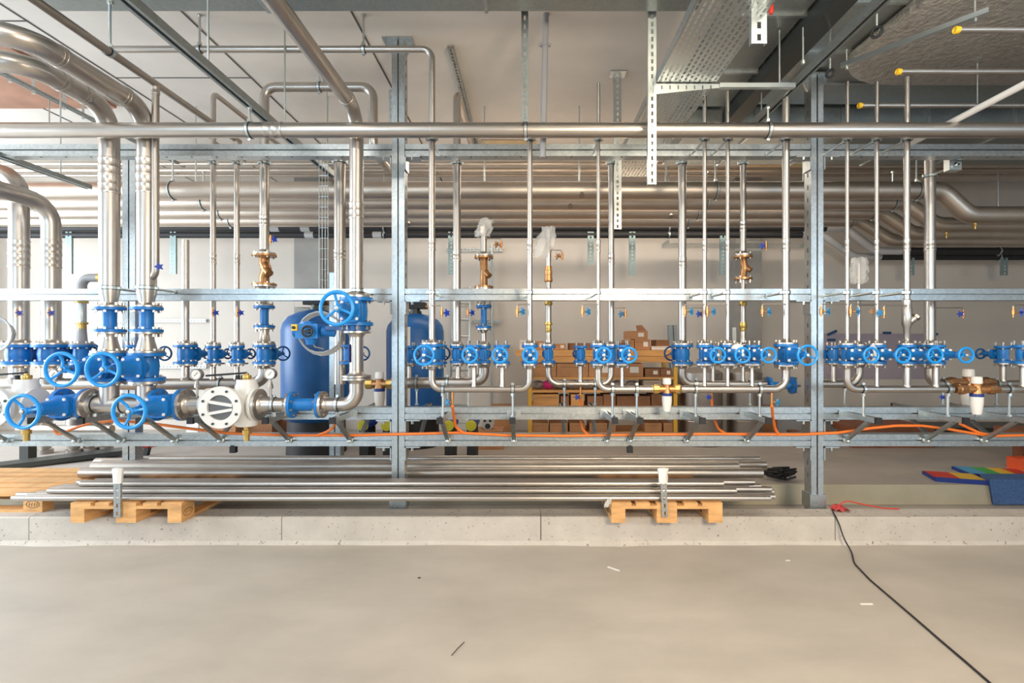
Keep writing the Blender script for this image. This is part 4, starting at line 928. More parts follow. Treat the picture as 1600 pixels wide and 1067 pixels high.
# ------------------------------------------------------------------ ducts, cable trays
t = thing('air_duct', 'near galvanised duct hugging the ceiling across the top edge', 'duct', (-1.5, 3.0, 3.70))
MB().prism([(-3.40, 3.70), (-3.40, CEILZ), (-2.35, CEILZ), (-2.35, 3.70)], (X(92, 3.4), 0, 0), (X(1092, 3.4), 0, 0)).build('duct_body', GALVD, t)
mb = MB().tube([(X(92, 3.4), 2.9, 3.80), (X(30, 3.4), 2.88, 3.80), (X(-40, 3.4), 2.7, 3.80), (X(-60, 3.4), 2.2, 3.80)], .1, .4, 16)
mb.build('duct_bend', GALVD, t)
for px in (420, 760): MB().box((X(px, 3.4)-.012, 2.34, 3.69), (X(px, 3.4)+.012, 3.41, CEILZ)).build('joint_flange', GALV, t)
t = thing('air_duct', 'large galvanised duct running back beside the cable tray', 'duct', (1.6, 3.5, 3.6))
MB().box((1.36, 1.8, 3.62), (1.78, 4.6, CEILZ)).build('duct_body', GALVD, t)
for d in (2.6, 3.3, 4.0): MB().box((1.34, d, 3.605), (1.80, d+.025, CEILZ)).build('joint_flange', GALV, t)
tag(MB().box((1.80, 1.8, 3.50), (1.93, 4.7, 3.62)).build('dark_beam', DARKST), 'dark steel beam running back between two galvanised ducts', 'beam')
t = thing('air_duct', 'wide galvanised duct over the cable-foot post', 'duct', (3.0, 3.8, 3.6))
MB().box((1.95, 1.8, 3.64), (4.8, 4.6, CEILZ)).build('duct_body', GALVD, t)
for d in (2.75, 3.2, 3.75, 4.2): MB().box((1.94, d, 3.625), (4.8, d+.025, CEILZ)).build('joint_flange', GALV, t)
t = thing('air_duct', 'galvanised duct crossing behind the main pipe on the side of the foil-wrapped duct', 'duct', (3.0, 5.2, 3.4))
MB().box((1.5, 4.75, 3.48), (6.4, 5.7, CEILZ)).build('duct_body', GALVD, t)
for xx in (2.1, 2.9, 3.7, 4.5): MB().box((xx, 4.735, 3.465), (xx+.025, 5.715, CEILZ)).build('joint_flange', GALV, t)
# foil-wrapped duct with rounded end
mb = MB(); pl_ = []; x0, x1, d0, d1, R = 2.36, 5.2, 1.9, 4.12, .55
for k in range(9):
    a = math.pi/2+math.pi/2*k/8; pl_.append((x0+R+R*math.cos(a)*1.0, d1-R*.75+R*.75*math.sin(a)))
pl_ += [(x0+.1, d0), (x1, d0), (x1, d1)]
# loft with softened lower edge
lay = [(3.55, .96), (3.565, .99), (3.60, 1.0), (3.622, 1.0)]
cxm, cym = 4.0, 3.0; base = []
for z, s in lay:
    i = len(mb.v); base.append(i)
    for a, b in pl_: mb.v.append(V((cxm+(a-cxm)*s, cym+(b-cym)*s, z)))
n = len(pl_)
for i in range(3):
    for k in range(n): k2 = (k+1) % n; mb.face((base[i]+k, base[i]+k2, base[i+1]+k2, base[i+1]+k))
mb.face([base[0]+k for k in reversed(range(n))]); mb.face([base[3]+k for k in range(n)])
o = mb.build('insulated_duct', FOIL); tag(o, 'foil-wrapped insulated duct with rounded end under the ceiling', 'duct')
# perforated cable tray
def tray(label, x0, x1, z, d0, d1, lip=.06, pitch=(.031, .05), slot=(.013, .034), m=None):
    t = thing('cable_tray', label, 'cable tray', ((x0+x1)/2, (d0+d1)/2, z))
    mb = MB(); nx = int((x1-x0)/pitch[0]); ny = int((d1-d0)/pitch[1]); cw = (x1-x0)/nx; cl = (d1-d0)/ny
    def q(a, b, c, d):
        i = len(mb.v); mb.v.extend([V((a, b, z)), V((c, b, z)), V((c, d, z)), V((a, d, z))]); mb.face((i, i+1, i+2, i+3))
    for i in range(nx):
        xa = x0+i*cw; xb = xa+cw; s0 = xa+(cw-slot[0])/2; s1 = s0+slot[0]
        q(xa, d0, s0, d1); q(s1, d0, xb, d1)
        off = (i % 2)*cl/2
        prev = d0
        for j in range(ny):
            a = d0+j*cl+(cl-slot[1])/2+off; b = a+slot[1]
            if b > d1-.005: break
            q(s0, prev, s1, a); prev = b
        q(s0, prev, s1, d1)
    mb.build('perforated_floor', m or ZINC, t)
    for xx in (x0, x1): MB().box((xx-.0015, d0, z), (xx+.0015, d1, z+lip)).build('side_lip', GALV, t)
    return t
TZ = 3.25
t = tray('perforated steel cable tray running back above the main pipe', .866, 1.265, TZ, 2.0, 5.4)
for x0_, d, zz in ((.838, 3.47, TZ-.004), (.80, 4.60, TZ-.004)):
    t = thing('tray_bracket', 'slotted arm carrying the cable tray '+('in front of' if d < 4 else 'behind')+' the main pipe', 'bracket', (x0_, d, zz-.06), 'tray brackets')
    mb = MB().hexa([(x0_, d-.02, zz-.075), (x0_+.46, d-.02, zz-.03), (x0_+.46, d-.017, zz-.03), (x0_, d-.017, zz-.075), (x0_, d-.02, zz), (x0_+.46, d-.02, zz), (x0_+.46, d-.017, zz), (x0_, d-.017, zz)])
    mb.box((x0_, d-.02, zz-.003), (x0_+.46, d+.03, zz)).box((x0_-.03, d-.03, zz-.09), (x0_, d+.03, zz+.01)); 
    for i in range(7): mb.box((x0_+.06+i*.055, d-.0205, zz-.04), (x0_+.068+i*.055, d-.0195, zz-.014), 1)
    mb.build('arm', [ZINC, JOINT], t)
t = thing('cross_strut', 'pale horizontal strut running on from the front tray arm below the ducts', 'strut', (1.5, 3.46, 3.2))
MB().bar((1.29, 3.46, 3.232), (1.80, 3.46, 3.232), .035, .03).build('channel', ZINC, t)
MB().cyl((1.70, 3.46, 3.25), (1.70, 3.46, 3.61), .006, n=8).build('threaded_rod', ZINC, t)
tray('perforated cable tray fixed along the rear wall under the black pipes', X(1040, 7.2), X(1262, 7.2), Z(384, 7.2), 7.0, 7.4)
# wire ladder tray, vertical
x = X(505.5, 4.17); t = thing('cable_ladder', 'narrow vertical wire cable ladder left of the elbow riser', 'cable tray', (x, 4.17, Z(470, 4.17)))
mb = MB()
for s in (-1, -.3, .4, 1): mb.cyl((x+s*.036, 4.17, Z(470, 4.17)), (x+s*.036, 4.17, Z(222, 4.17)), .0028, n=6)
z = Z(470, 4.17)
while z < Z(224, 4.17): mb.cyl((x-.036, 4.17, z), (x+.036, 4.17, z), .0024, n=6); z += .085
mb.build('wire_grid', ZINC, t)

# ------------------------------------------------------------------ big horizontal pipes behind
def backpipe(i, D, zc, r, label, px1, px2, drop):
    t = thing('service_pipe', label, 'pipe', (0, D, zc-r-.3), 'large service pipes under the ceiling')
    pts = [(-7.2, D, zc), (X(px1, D), D, zc), (X(px2, D), D, zc-drop), (7.5, D, zc-drop)]
    MB().tube(pts, r, .22, 22, seg=8).build('pipe', STEELM, t)
    for px in ((270, 318, 345)[i % 3] if i < 3 else 360, (1118, 1104, 1090, 1075)[i], (1432, 1395, 1362, 1330)[i]):
        x = X(px, D); clamp_part(t, (x, D, zc), (1, 0, 0), r, (x, D, zc+r+.25))
    for px in ((908,), (890,), (1046,), (640,))[i]: MB().cyl((X(px, D), D-r*.6, zc-r*.55), (X(px, D), D-r*.85, zc-r*.85), .028, n=14).build('socket', STEELD, t)
    for px in (600, 905)[:1 if i else 2]: coupling(MB(), (X(px+25*i, D), D, zc), (1, 0, 0), r-.006, .03).build('weld_seam', STEELM, t)
    return t
for i, (D, zb_, r) in enumerate(((5.20, 1.455, .088), (5.62, 1.455, .085), (6.02, 1.45, .083), (6.38, 1.44, .082))):
    l = ['nearest and highest seen', 'second from the front', 'third from the front', 'rearmost'][i]
    backpipe(i, D, EYE+zb_+r, r, f'large steel service pipe, {l} of the four under the ceiling', (1470, 1412, 1375, 1340)[i], (1512, 1462, 1425, 1392)[i], .25)
for i, (D, zb_, p1, p2) in enumerate(((6.72, 1.455, 1322, 1368), (7.02, 1.43, 1285, 1335))):
    t = thing('insulated_pipe', f'black insulated pipe along the rear wall, {"upper" if i == 0 else "lower"} of two', 'pipe', (0, D, EYE+zb_-.3), 'black insulated pipes')
    zc = EYE+zb_+.045
    MB().tube([(-7.4, D, zc), (X(p1-32, D), D, zc)], .045, 0, 16).build('insulated_run', BLACKP, t)
    MB().tube([(X(p1-32, D), D, zc), (X(p1, D), D, zc), (X(p2, D), D, zc-.3), (X(p2+40, D), D, zc-.3)], .05, .2, 16).build('grey_bend', GREYL, t)
    MB().tube([(X(p2+40, D), D, zc-.3), (7.6, D, zc-.3)], .047, 0, 16).build('insulated_run', BLACKP, t)
    for px in ((430, 478) if i == 0 else (484, 590)): MB().cyl((X(px, D)-.06, D, zc), (X(px, D)+.06, D, zc), .048, n=16).build('bare_sleeve', GREYL, t)
    for px in (205, 600, 1045, 1560): clamp_part(t, (X(px, D), D, zc if px < 1300 else zc-.3), (1, 0, 0), .046, (X(px, D), D, CEILZ))
for i, (D, y, r) in enumerate(((6.3, 256, .026), (6.55, 266, .034), (6.8, 274, .022))):
    tag(MB().cyl((-7.2, D, Z(y, D)), (7.4, D, Z(y, D)), r, n=14).build('ceiling_pipe', STEELM), ['upper thin ceiling pipe behind the top rail', 'middle ceiling pipe behind the top rail', 'lowest thin ceiling pipe behind the top rail'][i], 'pipe', 'thin pipes under the rear ceiling')
for px, y1, l in ((757, 285, 'first'), (905, 285, 'second'), (1040, 285, 'third'), (1255, 285, 'fourth'), (306, 284, 'fifth')):
    D = 5.2; tag(MB().cyl((X(px, D), D, Z(y1+6, D)), (X(px, D), D, CEILZ), .007, n=8).build('threaded_rod', ZINC), 'hanger rod of the large service pipes, '+{'first': 'above the small blue spool riser', 'second': 'above the middle of the shelving', 'third': 'left of the dark-wheel riser', 'fourth': 'beside the cable-foot post', 'fifth': 'left of the brass-tapped pair'}[l], 'rod', 'hanger rods')
TAN = mat('tan_timber', (.50, .36, .20), .7, 0, .1, 6)
for a, b_, y0, y1, l in ((1165, 1255, 258, 250, 'tan timber batten under the ceiling left of the cable-foot post'), (752, 838, 226, 219, 'tan timber batten showing between main pipe and top rail left of the dark slotted strut')):
    D = 6.05; t = thing('timber_batten', l, 'batten', at((a+b_)/2, y0, D))
    MB().box((X(a, D), D, Z(y0, D)), (X(b_, D), D+.06, Z(y1, D))).build('batten_body', TAN, t)
    for px in (a+8, b_-8): MB().cyl((X(px, D), D+.03, Z(y1, D)), (X(px, D), D+.03, CEILZ), .005, n=8).build('hanger_rod', ZINC, t)
# junction box
t = thing('junction_box', 'small grey junction box hung under the top rail by the widest riser', 'box', at(1490, 266, 4.2))
c = at(1490, 257, 4.2); MB().box((c.x-.05, 4.18, c.z-.05), (c.x+.05, 4.24, c.z+.05)).build('box_body', ZINC, t); MB().cyl((c.x, 4.175, c.z), (c.x, 4.18, c.z), .012, n=8).build('knockout', BLACK, t)
MB().bar((c.x, 4.2, c.z+.05), (c.x, PD+.03, Z(243, 4.05)), .02, .006).build('hanger', ZINC, t)
# small tee below the lower service pipes
for px, py, D, l in ((1524, 358, 5.2, 'upper'), (1479, 372, 5.62, 'lower')):
    c = at(px, py, D); tag(MB().lathe((c.x, D, c.z), (0, 0, 1), [(0, .008), (.04, .008), (.042, .016), (.12, .016), (.122, .012), (.165, .012)], 10).bar((c.x, D, c.z+.05), (c.x-.06, D-.02, c.z+.02), .01, .008).build('vent_tap', BRASS), f'small brass drain tap under the {"front" if l == "upper" else "second"} lowered service pipe', 'tap')

# ------------------------------------------------------------------ film wraps
FILM = bpy.data.materials.new('clear_film'); FILM.use_nodes = True
b = FILM.node_tree.nodes['Principled BSDF']; b.inputs['Base Color'].default_value = (.80, .79, .76, 1); b.inputs['Roughness'].default_value = .22; b.inputs['Alpha'].default_value = .42
def film(c, wd, h, lean, label, seed):
    rnd = random.Random(seed); mb = MB(); n, m = 16, 7
    for j in range(m):
        v = j/(m-1); cz = c.z+h*(v-.5); rr = wd*(.55+.45*math.sin(math.pi*(.25+v*.6)))
        for i in range(n):
            a = 2*math.pi*i/n; k = rr*(1+rnd.uniform(-.28, .28)); mb.v.append(V((c.x+lean*(v-.5)+k*math.cos(a), c.y+.6*k*math.sin(a), cz+rnd.uniform(-.01, .01))))
    for j in range(m-1):
        for i in range(n):
            i2 = (i+1) % n; mb.face((j*n+i, j*n+i2, (j+1)*n+i2, (j+1)*n+i))
    mb.face([(m-1)*n+i for i in range(n)])
    tag(mb.build('film_wrap', FILM, ang=20), label, 'wrap')
film(at(757, 356, RD), .07, .15, .03, 'crumpled clear film over the pipe end above the bronze strainer left of shelving', 1)
film(at(852, 378, RD), .075, .26, .07, 'crumpled clear film bag on the brass-fitted riser at the shelving', 2)
film(at(1342, 423, RD), .075, .22, .01, 'crumpled clear film round the thin rear riser after the cable-foot post', 3)
p = at(1357, 553, 3.58); mb = MB()
for k in range(7):
    a = math.radians(70-k*24); b_ = math.radians(70-(k+1)*24)
    mb.bar(p+V((.05*math.cos(a), 0, .065*math.sin(a))), p+V((.05*math.cos(b_), -.004, .065*math.sin(b_))), .03, .004, (0, 1, 0))
tag(mb.build('tape_loop', FILM), 'strip of clear tape stuck round a blue handwheel after the cable-foot post', 'tape')
c = at(1153, 547, 3.66); tag(MB().cyl((c.x, 3.66, c.z+.0), (c.x, 3.68, c.z+.004), .045, n=20).build('paper_tag', PAPER), 'round white paper tag behind a blue handwheel before the pillar', 'tag')

# ------------------------------------------------------------------ pallets and stacked pipes on the kerb
PZ = .2
def pallet(x0, d0, label, along='y', stamp=True):
    """euro pallet 0.8 x 1.2, 0.144 high; long side along y or x; x0,d0 near lower corner"""
    t = thing('pallet', label, 'pallet', (x0+.4, d0+.6, PZ) if along == 'y' else (x0+.6, d0+.4, PZ), 'pallets under the stacked pipes')
    def B(u0, u1, v0, v1, z0, z1):   # u across 0.8, v along 1.2
        if along == 'y': return MB().box((x0+u0, d0+v0, PZ+z0), (x0+u1, d0+v1, PZ+z1))
        return MB().box((x0+v0, d0+u0, PZ+z0), (x0+v1, d0+u1, PZ+z1))
    us = ((0, .1), (.3275, .4725), (.7, .8)); vs = ((0, .145), (.5275, .6725), (1.055, 1.2))
    for u in us:
        B(u[0], u[1], 0, 1.2, 0, .022).build('bottom_skid', WOOD, t)
        for v in vs: B(u[0], u[1], v[0], v[1], .022, .1).build('block', WOOD, t)
    for v in vs: B(0, .8, v[0], v[1], .1, .122).build('cross_board', WOOD, t)
    for u in ((0, .145), (.1775, .2775), (.3275, .4725), (.5225, .6225), (.655, .8)): B(u[0], u[1], 0, 1.2, .122, .144).build('deck_board', WOOD, t)
    if stamp:   # burnt oval mark on the outer blocks
        mb = MB()
        if along == 'y':
            fx = x0+.8+.0008 if x0 < 0 else x0-.0008
            for k in range(24):
                a, b = 2*math.pi*k/24, 2*math.pi*(k+1)/24
                mb.bar((fx, d0+.0725+.05*math.cos(a), PZ+.061+.026*math.sin(a)), (fx, d0+.0725+.05*math.cos(b), PZ+.061+.026*math.sin(b)), .004, .001, (1, 0, 0))
            for q in (-.028, -.010, .010, .028): mb.bar((fx, d0+.0725+q, PZ+.049), (fx, d0+.0725+q+.006, PZ+.073), .004, .001, (1, 0, 0))
        else:
            fy = d0-.0008; cx_ = x0+1.2-.0725
            for k in range(24):
                a, b = 2*math.pi*k/24, 2*math.pi*(k+1)/24
                mb.bar((cx_+.05*math.cos(a), fy, PZ+.061+.026*math.sin(a)), (cx_+.05*math.cos(b), fy, PZ+.061+.026*math.sin(b)), .004, .001, (0, 1, 0))
            for q in (-.028, -.010, .010, .028): mb.bar((cx_+q, fy, PZ+.049), (cx_+q+.006, fy, PZ+.073), .004, .001, (0, 1, 0))
        mb.build('burnt_stamp', DARKINK, t)
    return t
xL = X(110, 3.69); xR = X(955.5, 3.69)
pallet(xL, 3.69, 'wooden pallet overhanging the kerb left, under the white-capped stake and stacked pipes')
pallet(xR, 3.69, 'wooden pallet overhanging the kerb below the shelving, film stuck to its corner')
pallet(X(66, 3.92)-1.2, 3.92, 'wooden pallet behind the kerb at the picture edge, boards lying crosswise', 'x')
def stake(px, label, tilt=0):
    D = 3.67; x = X(px, D); z0, z1 = Z(808, D), Z(742, D)
    t = thing('strut_stake', label, 'strut', (x, D, z0), 'capped stakes on the pallets')
    slotted(MB(), (x, D, z0), (x-tilt, D, z1), .05 if px < 500 else .042, (0, -1, 0), .015, .055, .026, .013).build('slotted_channel', GALV, t)
    rnd = random.Random(px); mb = MB(); n = 14
    lv = [(-.04, .030), (0, .033), (.035, .036), (.055, .040), (.066, .038), (.07, .02)]
    for h, r in lv:
        for i in range(n):
            a = 2*math.pi*i/n; k = r*(1+rnd.uniform(-.14, .14)); mb.v.append(V((x-tilt+k*math.cos(a), D+.005+.55*k*math.sin(a), z1-.02+h)))
    for j in range(len(lv)-1):
        for i in range(n): i2 = (i+1) % n; mb.face((j*n+i, j*n+i2, (j+1)*n+i2, (j+1)*n+i))
    mb.face([(len(lv)-1)*n+i for i in range(n)]); mb.build('plastic_cap', WHITEP, t)
stake(183, 'slotted steel stake capped with white plastic on the pallet near the large handwheels')
stake(1039, 'slotted steel stake capped with white plastic on the pallet below the shelving', .012)
PT = PZ+.144
rows = []
# front pile of thin tubes, three layers
r_ = .0195
lay1 = [(3.735, 20, 1203), (3.776, 42, 1210), (3.817, 28, 1206), (3.858, 60, 1196), (3.899, 78, 1208), (3.94, 96, 1190), (3.981, 88, 1200)]
lay2 = [(3.797, 76, 1150), (3.838, 80, 1205), (3.879, 92, 1170), (3.92, 100, 1188), (3.961, 118, 1160)]
lay3 = [(3.859, 126, 1130), (3.90, 122, 1178), (3.941, 150, 1145)]
nm = ['nearest the room', 'second from the room', 'third from the room', 'fourth from the room', 'fifth from the room', 'sixth from the room', 'rearmost']
for li, (lay_, zz, ln) in enumerate(((lay1, PT+r_, 'bottom'), (lay2, PT+r_+.0355, 'middle'), (lay3, PT+r_+.071, 'top'))):
    for k, (D, a, b) in enumerate(lay_):
        o = MB().lathe((X(a, D), D, zz), (1, 0, 0), [(.012, r_-.003), (0, r_-.003), (0, r_), (X(b, D)-X(a, D), r_), (X(b, D)-X(a, D), r_-.003), (X(b, D)-X(a, D)-.012, r_-.003)], 14).build('steel_tube', STEEL)
        tag(o, f'thin steel tube in the {ln} layer of the pallet pile, {nm[k]}', 'tube', 'thin tubes piled on the pallets')
for k, (D, a, b, r, z, l) in enumerate(((4.36, 128, 1190, .045, 0, 'first behind the posts'), (4.58, 146, 1153, .045, 0, 'second behind the posts'), (4.682, 160, 1196, .040, 0, 'third behind the posts'), (4.77, 150, 1120, .040, 0, 'fourth behind the posts'), (4.726, 236, 1186, .030, .054, 'thinner one on top at the rear'))):
    L = X(b, D)-X(a, D); zz = PT+r+z
    tag(MB().lathe((X(a, D), D, zz), (1, 0, 0), [(.02, r-.003), (0, r-.003), (0, r), (L, r), (L, r-.003), (L-.02, r-.003)], 20).build('steel_pipe', STEELD), 'thick steel pipe behind the rack posts, '+l, 'pipe', 'thick pipes lying on the pallets')
film(at(950, 786, 3.67), .018, .06, .03, 'scrap of clear film on the corner of the pallet below the shelving', 8)

# ------------------------------------------------------------------ platform clutter
PLZ = .2
def zfl(px, D): return V((X(px, D), D, PLZ))
# blue tanks
def tank(px, wpx, D, ytop, ybot, label, head=True, strap=False):
    r = wpx/2/F*D; x = X(px, D); zt = Z(ytop, D); zb_ = Z(ybot, D); t = thing('water_tank', label, 'tank', (x, D, PLZ), 'blue softener tanks')
    h = zt-zb_
    MB().lathe((x, D, zb_), (0, 0, 1), [(0, r*.55), (.02, r*.8), (.08, r*.98), (.12, r), (h-r*.62, r), (h-r*.42, r*.95), (h-r*.22, r*.80), (h-r*.08, r*.52), (h, r*.2)], 32).build('tank_shell', TANK, t)
    MB().lathe((x, D, PLZ), (0, 0, 1), [(0, r*.86), (zb_-PLZ+.05, r*.82)], 28).build('tank_base', BLACK, t)
    MB().lathe((x, D, zt-.02), (0, 0, 1), [(0, .08), (.05, .08), (.052, .06), (.09, .06)], 16).build('tank_neck', DARKST, t)
    o = MB().box((x-.13, D-.09, zt+.06), (x+.13, D+.09, zt+.14)).build('control_head', BLACK, t)
    MB().cyl((x-.02, D-.02, zt+.14), (x-.02, D-.02, zt+.20), .03, .02, n=10).cyl((x-.16, D, zt+.08), (x+.16, D, zt+.08), .024, n=10).build('brass_port', COPPER, o)
    if strap:
        MB().box((x-.018, D-r-.006, zb_+.2), (x+.018, D-r+.02, zt-r*.5)).build('level_strip', TAPE, t)
tank(495, 103, 6.1, 484, 658, 'large blue tank behind the actuator, left of the elbow riser')
tank(649, 88, 6.5, 490, 656, 'blue tank with pale level strip right of the elbow-side post', strap=True)
# steel cylinders
for px, wpx, l in ((1094, 66, 'stainless cylinder tank next to the yellow shelf upright'), (1163, 52, 'stainless cylinder tank before the grey pillar')):
    D = 6.6; r = wpx/2/F*D; x = X(px, D); t = thing('steel_tank', l, 'tank', (x, D, PLZ), 'stainless cylinder tanks')
    MB().lathe((x, D, PLZ), (0, 0, 1), [(0, r*.96), (.02, r), (Z(578, D)-PLZ-.03, r), (Z(578, D)-PLZ, r*.85), (Z(574, D)-PLZ, r*.3)], 30).build('tank_shell', STEELD, t)
    MB().torus((x, D, Z(655, D)), (0, 0, 1), r+.002, .008, 30, 6).build('band', STEEL, t)
# ladder
t = thing('ladder', 'aluminium ladder leaning on the rear wall right of the blue tanks', 'ladder', zfl(716, 7.2))
p = [(at(703, 595, 7.2), at(709, 448, 7.55)), (at(731, 595, 7.2), at(735, 448, 7.55))]
p = [(V((X(702, 7.2), 7.2, PLZ)), at(709, 448, 7.55)), (V((X(731, 7.2), 7.2, PLZ)), at(735, 448, 7.55))]
for a, b_ in p: MB().bar(a, b_, .025, .06).build('side_rail', ZINC, t)
for i in range(8):
    f_ = .08+i*.115; MB().cyl(p[0][0].lerp(p[0][1], f_), p[1][0].lerp(p[1][1], f_), .014, n=8).build('rung', ZINC, t)
tag(MB().box((X(768, 7.5)-.012, 7.55, PLZ), (X(768, 7.5)+.012, 7.6, Z(378, 7.5))).build('wall_rail', GALVD), 'thin vertical rail on the rear wall left of the shelving', 'rail')
for px0, px1, y, l in ((170, 322, 501, 'upper slotted rail fixed to the pale wall behind the widest risers'), (185, 322, 573, 'lower slotted rail fixed to the pale wall behind the widest risers'), (698, 786, 390, 'slotted rail fixed to the rear wall above the ladder'), (738, 782, 502, 'short slotted rail on the rear wall right of the ladder')):
    D = 7.6; t = MB(); slotted(t, (X(px0, D), D, Z(y, D)), (X(px1, D), D, Z(y, D)), .045, (0, -1, 0), .03); tag(t.build('wall_strut', GALVD), l, 'strut')
# shelving
SD0, SD1 = 6.45, 7.0
t = thing('shelving_unit', 'yellow-post shelving full of cartons behind the rack', 'shelf', zfl(940, 6.7))
for px in (828, 1055):
    for D in (SD0, SD1): MB().box((X(px, SD0)-.022, D-.02, PLZ), (X(px, SD0)+.022, D+.02, Z(566, SD0))).build('upright', SHELFY, t)
xa, xb = X(828, SD0)-.03, X(1055, SD0)+.03
SH = [Z(588.8, SD0), Z(609.4, SD0), Z(633.9, SD0), Z(674.9, SD0)]
for z in SH: MB().box((xa+.05, SD0-.02, z-.03), (xb-.05, SD1, z)).build('shelf_board', WOODO, t)
MB().box((X(806, SD0), SD0-.06, Z(556, SD0)), (X(1052, SD0), SD1, Z(547, SD0))).build('bench_top', WOODO, t)
MB().box((X(812, SD0), SD0-.03, Z(566, SD0)), (X(1052, SD0), SD0, Z(556, SD0))).build('front_board', WOODO, t)
def carton(px0, px1, y0, y1, label, D=SD0, dep=.3, m=None, group='cartons on the shelving', lab=False, name='carton'):
    x0, x1, z0, z1 = X(px0, D), X(px1, D), Z(y1, D), Z(y0, D)
    t = thing(name, label, 'box', ((x0+x1)/2, D, z0), group)
    MB().box((x0, D, z0), (x1, D+dep, z1)).build('box_body', m or CARD, t)
    MB().box((x0+(x1-x0)*.1, D-.001, z1-(z1-z0)*.30), (x1-(x1-x0)*.1, D, z1-(z1-z0)*.26)).build('flap_seam', CARDD, t)
    if lab: MB().box((x0+(x1-x0)*.55, D-.0015, z0+(z1-z0)*.3), (x1-(x1-x0)*.15, D, z0+(z1-z0)*.75)).build('paper_label', TAPE, t)
row1 = [(832, 869), (870, 919), (920, 958), (959, 1005)]
for i, (a, b_) in enumerate(row1): carton(a, b_, 568, 588.5, ['wide flat carton, first on the upper shelf from the left upright', 'wide flat carton, second on the upper shelf', 'wide flat carton, third on the upper shelf', 'wide flat carton, fourth on the upper shelf beside the low open one'][i], lab=i in (2, 3))
carton(1008, 1031, 576, 588.5, 'low open carton with white label on the upper shelf', lab=True, m=CARDD)
carton(1032, 1050, 576, 588.5, 'low pale-labelled carton at the right end of the upper shelf', lab=True, m=CARDD)
for i, (a, b_) in enumerate(((833, 873), (876, 889), (892, 912), (918, 942), (943, 962), (964, 1016), (1018, 1050))):
    carton(a, b_, 616 if i % 2 == 0 else 619, 633.5, ['yellowish wide bin at the left of the lower shelf', 'narrow bin second on the lower shelf', 'orange bin third on the lower shelf', 'dark bin fourth on the lower shelf', 'dark bin fifth on the lower shelf', 'widest dark bin on the lower shelf', 'bin at the right end of the lower shelf'][i], m=WOODO if i in (0, 2) else CARDD, name='storage_bin')
for i, (a, b_) in enumerate(((832, 857), (859, 887), (890, 914), (921, 949), (951, 962), (1008, 1034), (1037, 1051))):
    carton(a, b_, 661, 674.5, 'small carton on the bottom shelf, '+['first from the left upright', 'second from the left upright', 'third from the left upright', 'fourth from the left upright', 'narrow fifth', 'sixth, left of the last one', 'last by the right upright'][i], m=CARD)
# plastic bags of fittings on the middle shelf
def bag(px, py, D, rx_, rz, label, m, seed, group='bagged parts on the shelving', name='parts_bag'):
    rnd = random.Random(seed); c = at(px, py, D); mb = MB(); n, k = 12, 6
    for j in range(k+1):
        ph = -math.pi/2+math.pi*j/k
        for i in range(n):
            a = 2*math.pi*i/n; s = 1+rnd.uniform(-.18, .18); mb.v.append(V((c.x+rx_*s*math.cos(ph)*math.cos(a), c.y+rx_*.7*s*math.cos(ph)*math.sin(a)+.1, c.z+rz*max(-1, math.sin(ph)*s))))
    for j in range(k):
        for i in range(n): i2 = (i+1) % n; mb.face((j*n+i, j*n+i2, (j+1)*n+i2, (j+1)*n+i))
    tag(mb.build(name, m, ang=25), label, 'bag', group)
BAGM = mat('grey_film_bag', (.30, .25, .22), .3, .1, .4, 30); PINK = mat('pink_film', (.70, .04, .22), .4)
for i, (px, m, l) in enumerate(((840, BAGM, 'grey bag of fittings at the left upright of the middle shelf'), (857, PINK, 'pink bag on the middle shelf'), (876, BAGM, 'grey bag right of the pink one'), (897, BAGM, 'grey bag on the middle shelf behind the header drop'), (920, BAGM, 'grey bag in the centre of the middle shelf'), (945, BAGM, 'grey bag right of centre on the middle shelf'), (968, BAGM, 'grey bag between the slim risers on the middle shelf'), (990, BAGM, 'grey bag left of the pale carton on the middle shelf'))):
    bag(px, 602, SD0, .085, .052, l, m, i)
carton(1006, 1032, 594, 609, 'pale carton on the middle shelf behind the brass filter', m=mat('pale_card', (.45, .36, .27), .8), name='carton')
# on the bench top
carton(992, 1016, 530, 546.5, 'labelled carton under the open one on the bench top', D=SD0+.05, lab=True, group='cartons on the bench top')
t = thing('open_carton', 'open carton with raised flap on top of the labelled carton', 'box', at(995, 530, SD0+.05), 'cartons on the bench top')
D = SD0+.05; MB().box((X(980, D), D, Z(530, D)), (X(1012, D), D+.25, Z(517, D))).build('box_body', CARD, t)
MB().hexa([(X(996, D), D+.02, Z(517, D)), (X(1012, D), D+.02, Z(518, D)), (X(1012, D), D+.03, Z(518, D)), (X(996, D), D+.03, Z(517, D)), (X(997, D), D+.12, Z(508, D)), (X(1006, D), D+.12, Z(507, D)), (X(1006, D), D+.13, Z(507, D)), (X(997, D), D+.13, Z(508, D))]).build('flap', CARDD, t)
MB().box((X(997, D), D-.001, Z(526, D)), (X(1006, D), D, Z(520, D))).build('paper_label', TAPE, t)
carton(978, 991, 531, 546.5, 'plain carton left of the labelled carton on the bench top', D=SD0+.05, group='cartons on the bench top')
carton(1026, 1046, 531, 541, 'low brown carton at the right end of the bench top', D=SD0+.05, m=CARDD, group='cartons on the bench top')
carton(1018, 1048, 541, 546.5, 'pale flat box under the low brown carton', D=SD0+.04, m=TAPE, group='cartons on the bench top')
carton(832, 852, 533, 546.5, 'carton with dark lid at the left of the bench top', D=SD0+.05, m=CARD, group='cartons on the bench top', lab=True)
carton(812, 822, 531, 546.5, 'pale red-marked carton at the left end of the bench top', D=SD0+.05, m=TAPE, group='cartons on the bench top')
carton(866, 884, 537, 546.5, 'flat carton between brass riser and open-top valve on the bench', D=SD0+.05, lab=True, group='cartons on the bench top')
carton(890, 976, 536, 546.5, 'long flat carton on the bench top behind the wheels', D=SD0+.1, m=CARDD, group='cartons on the bench top')
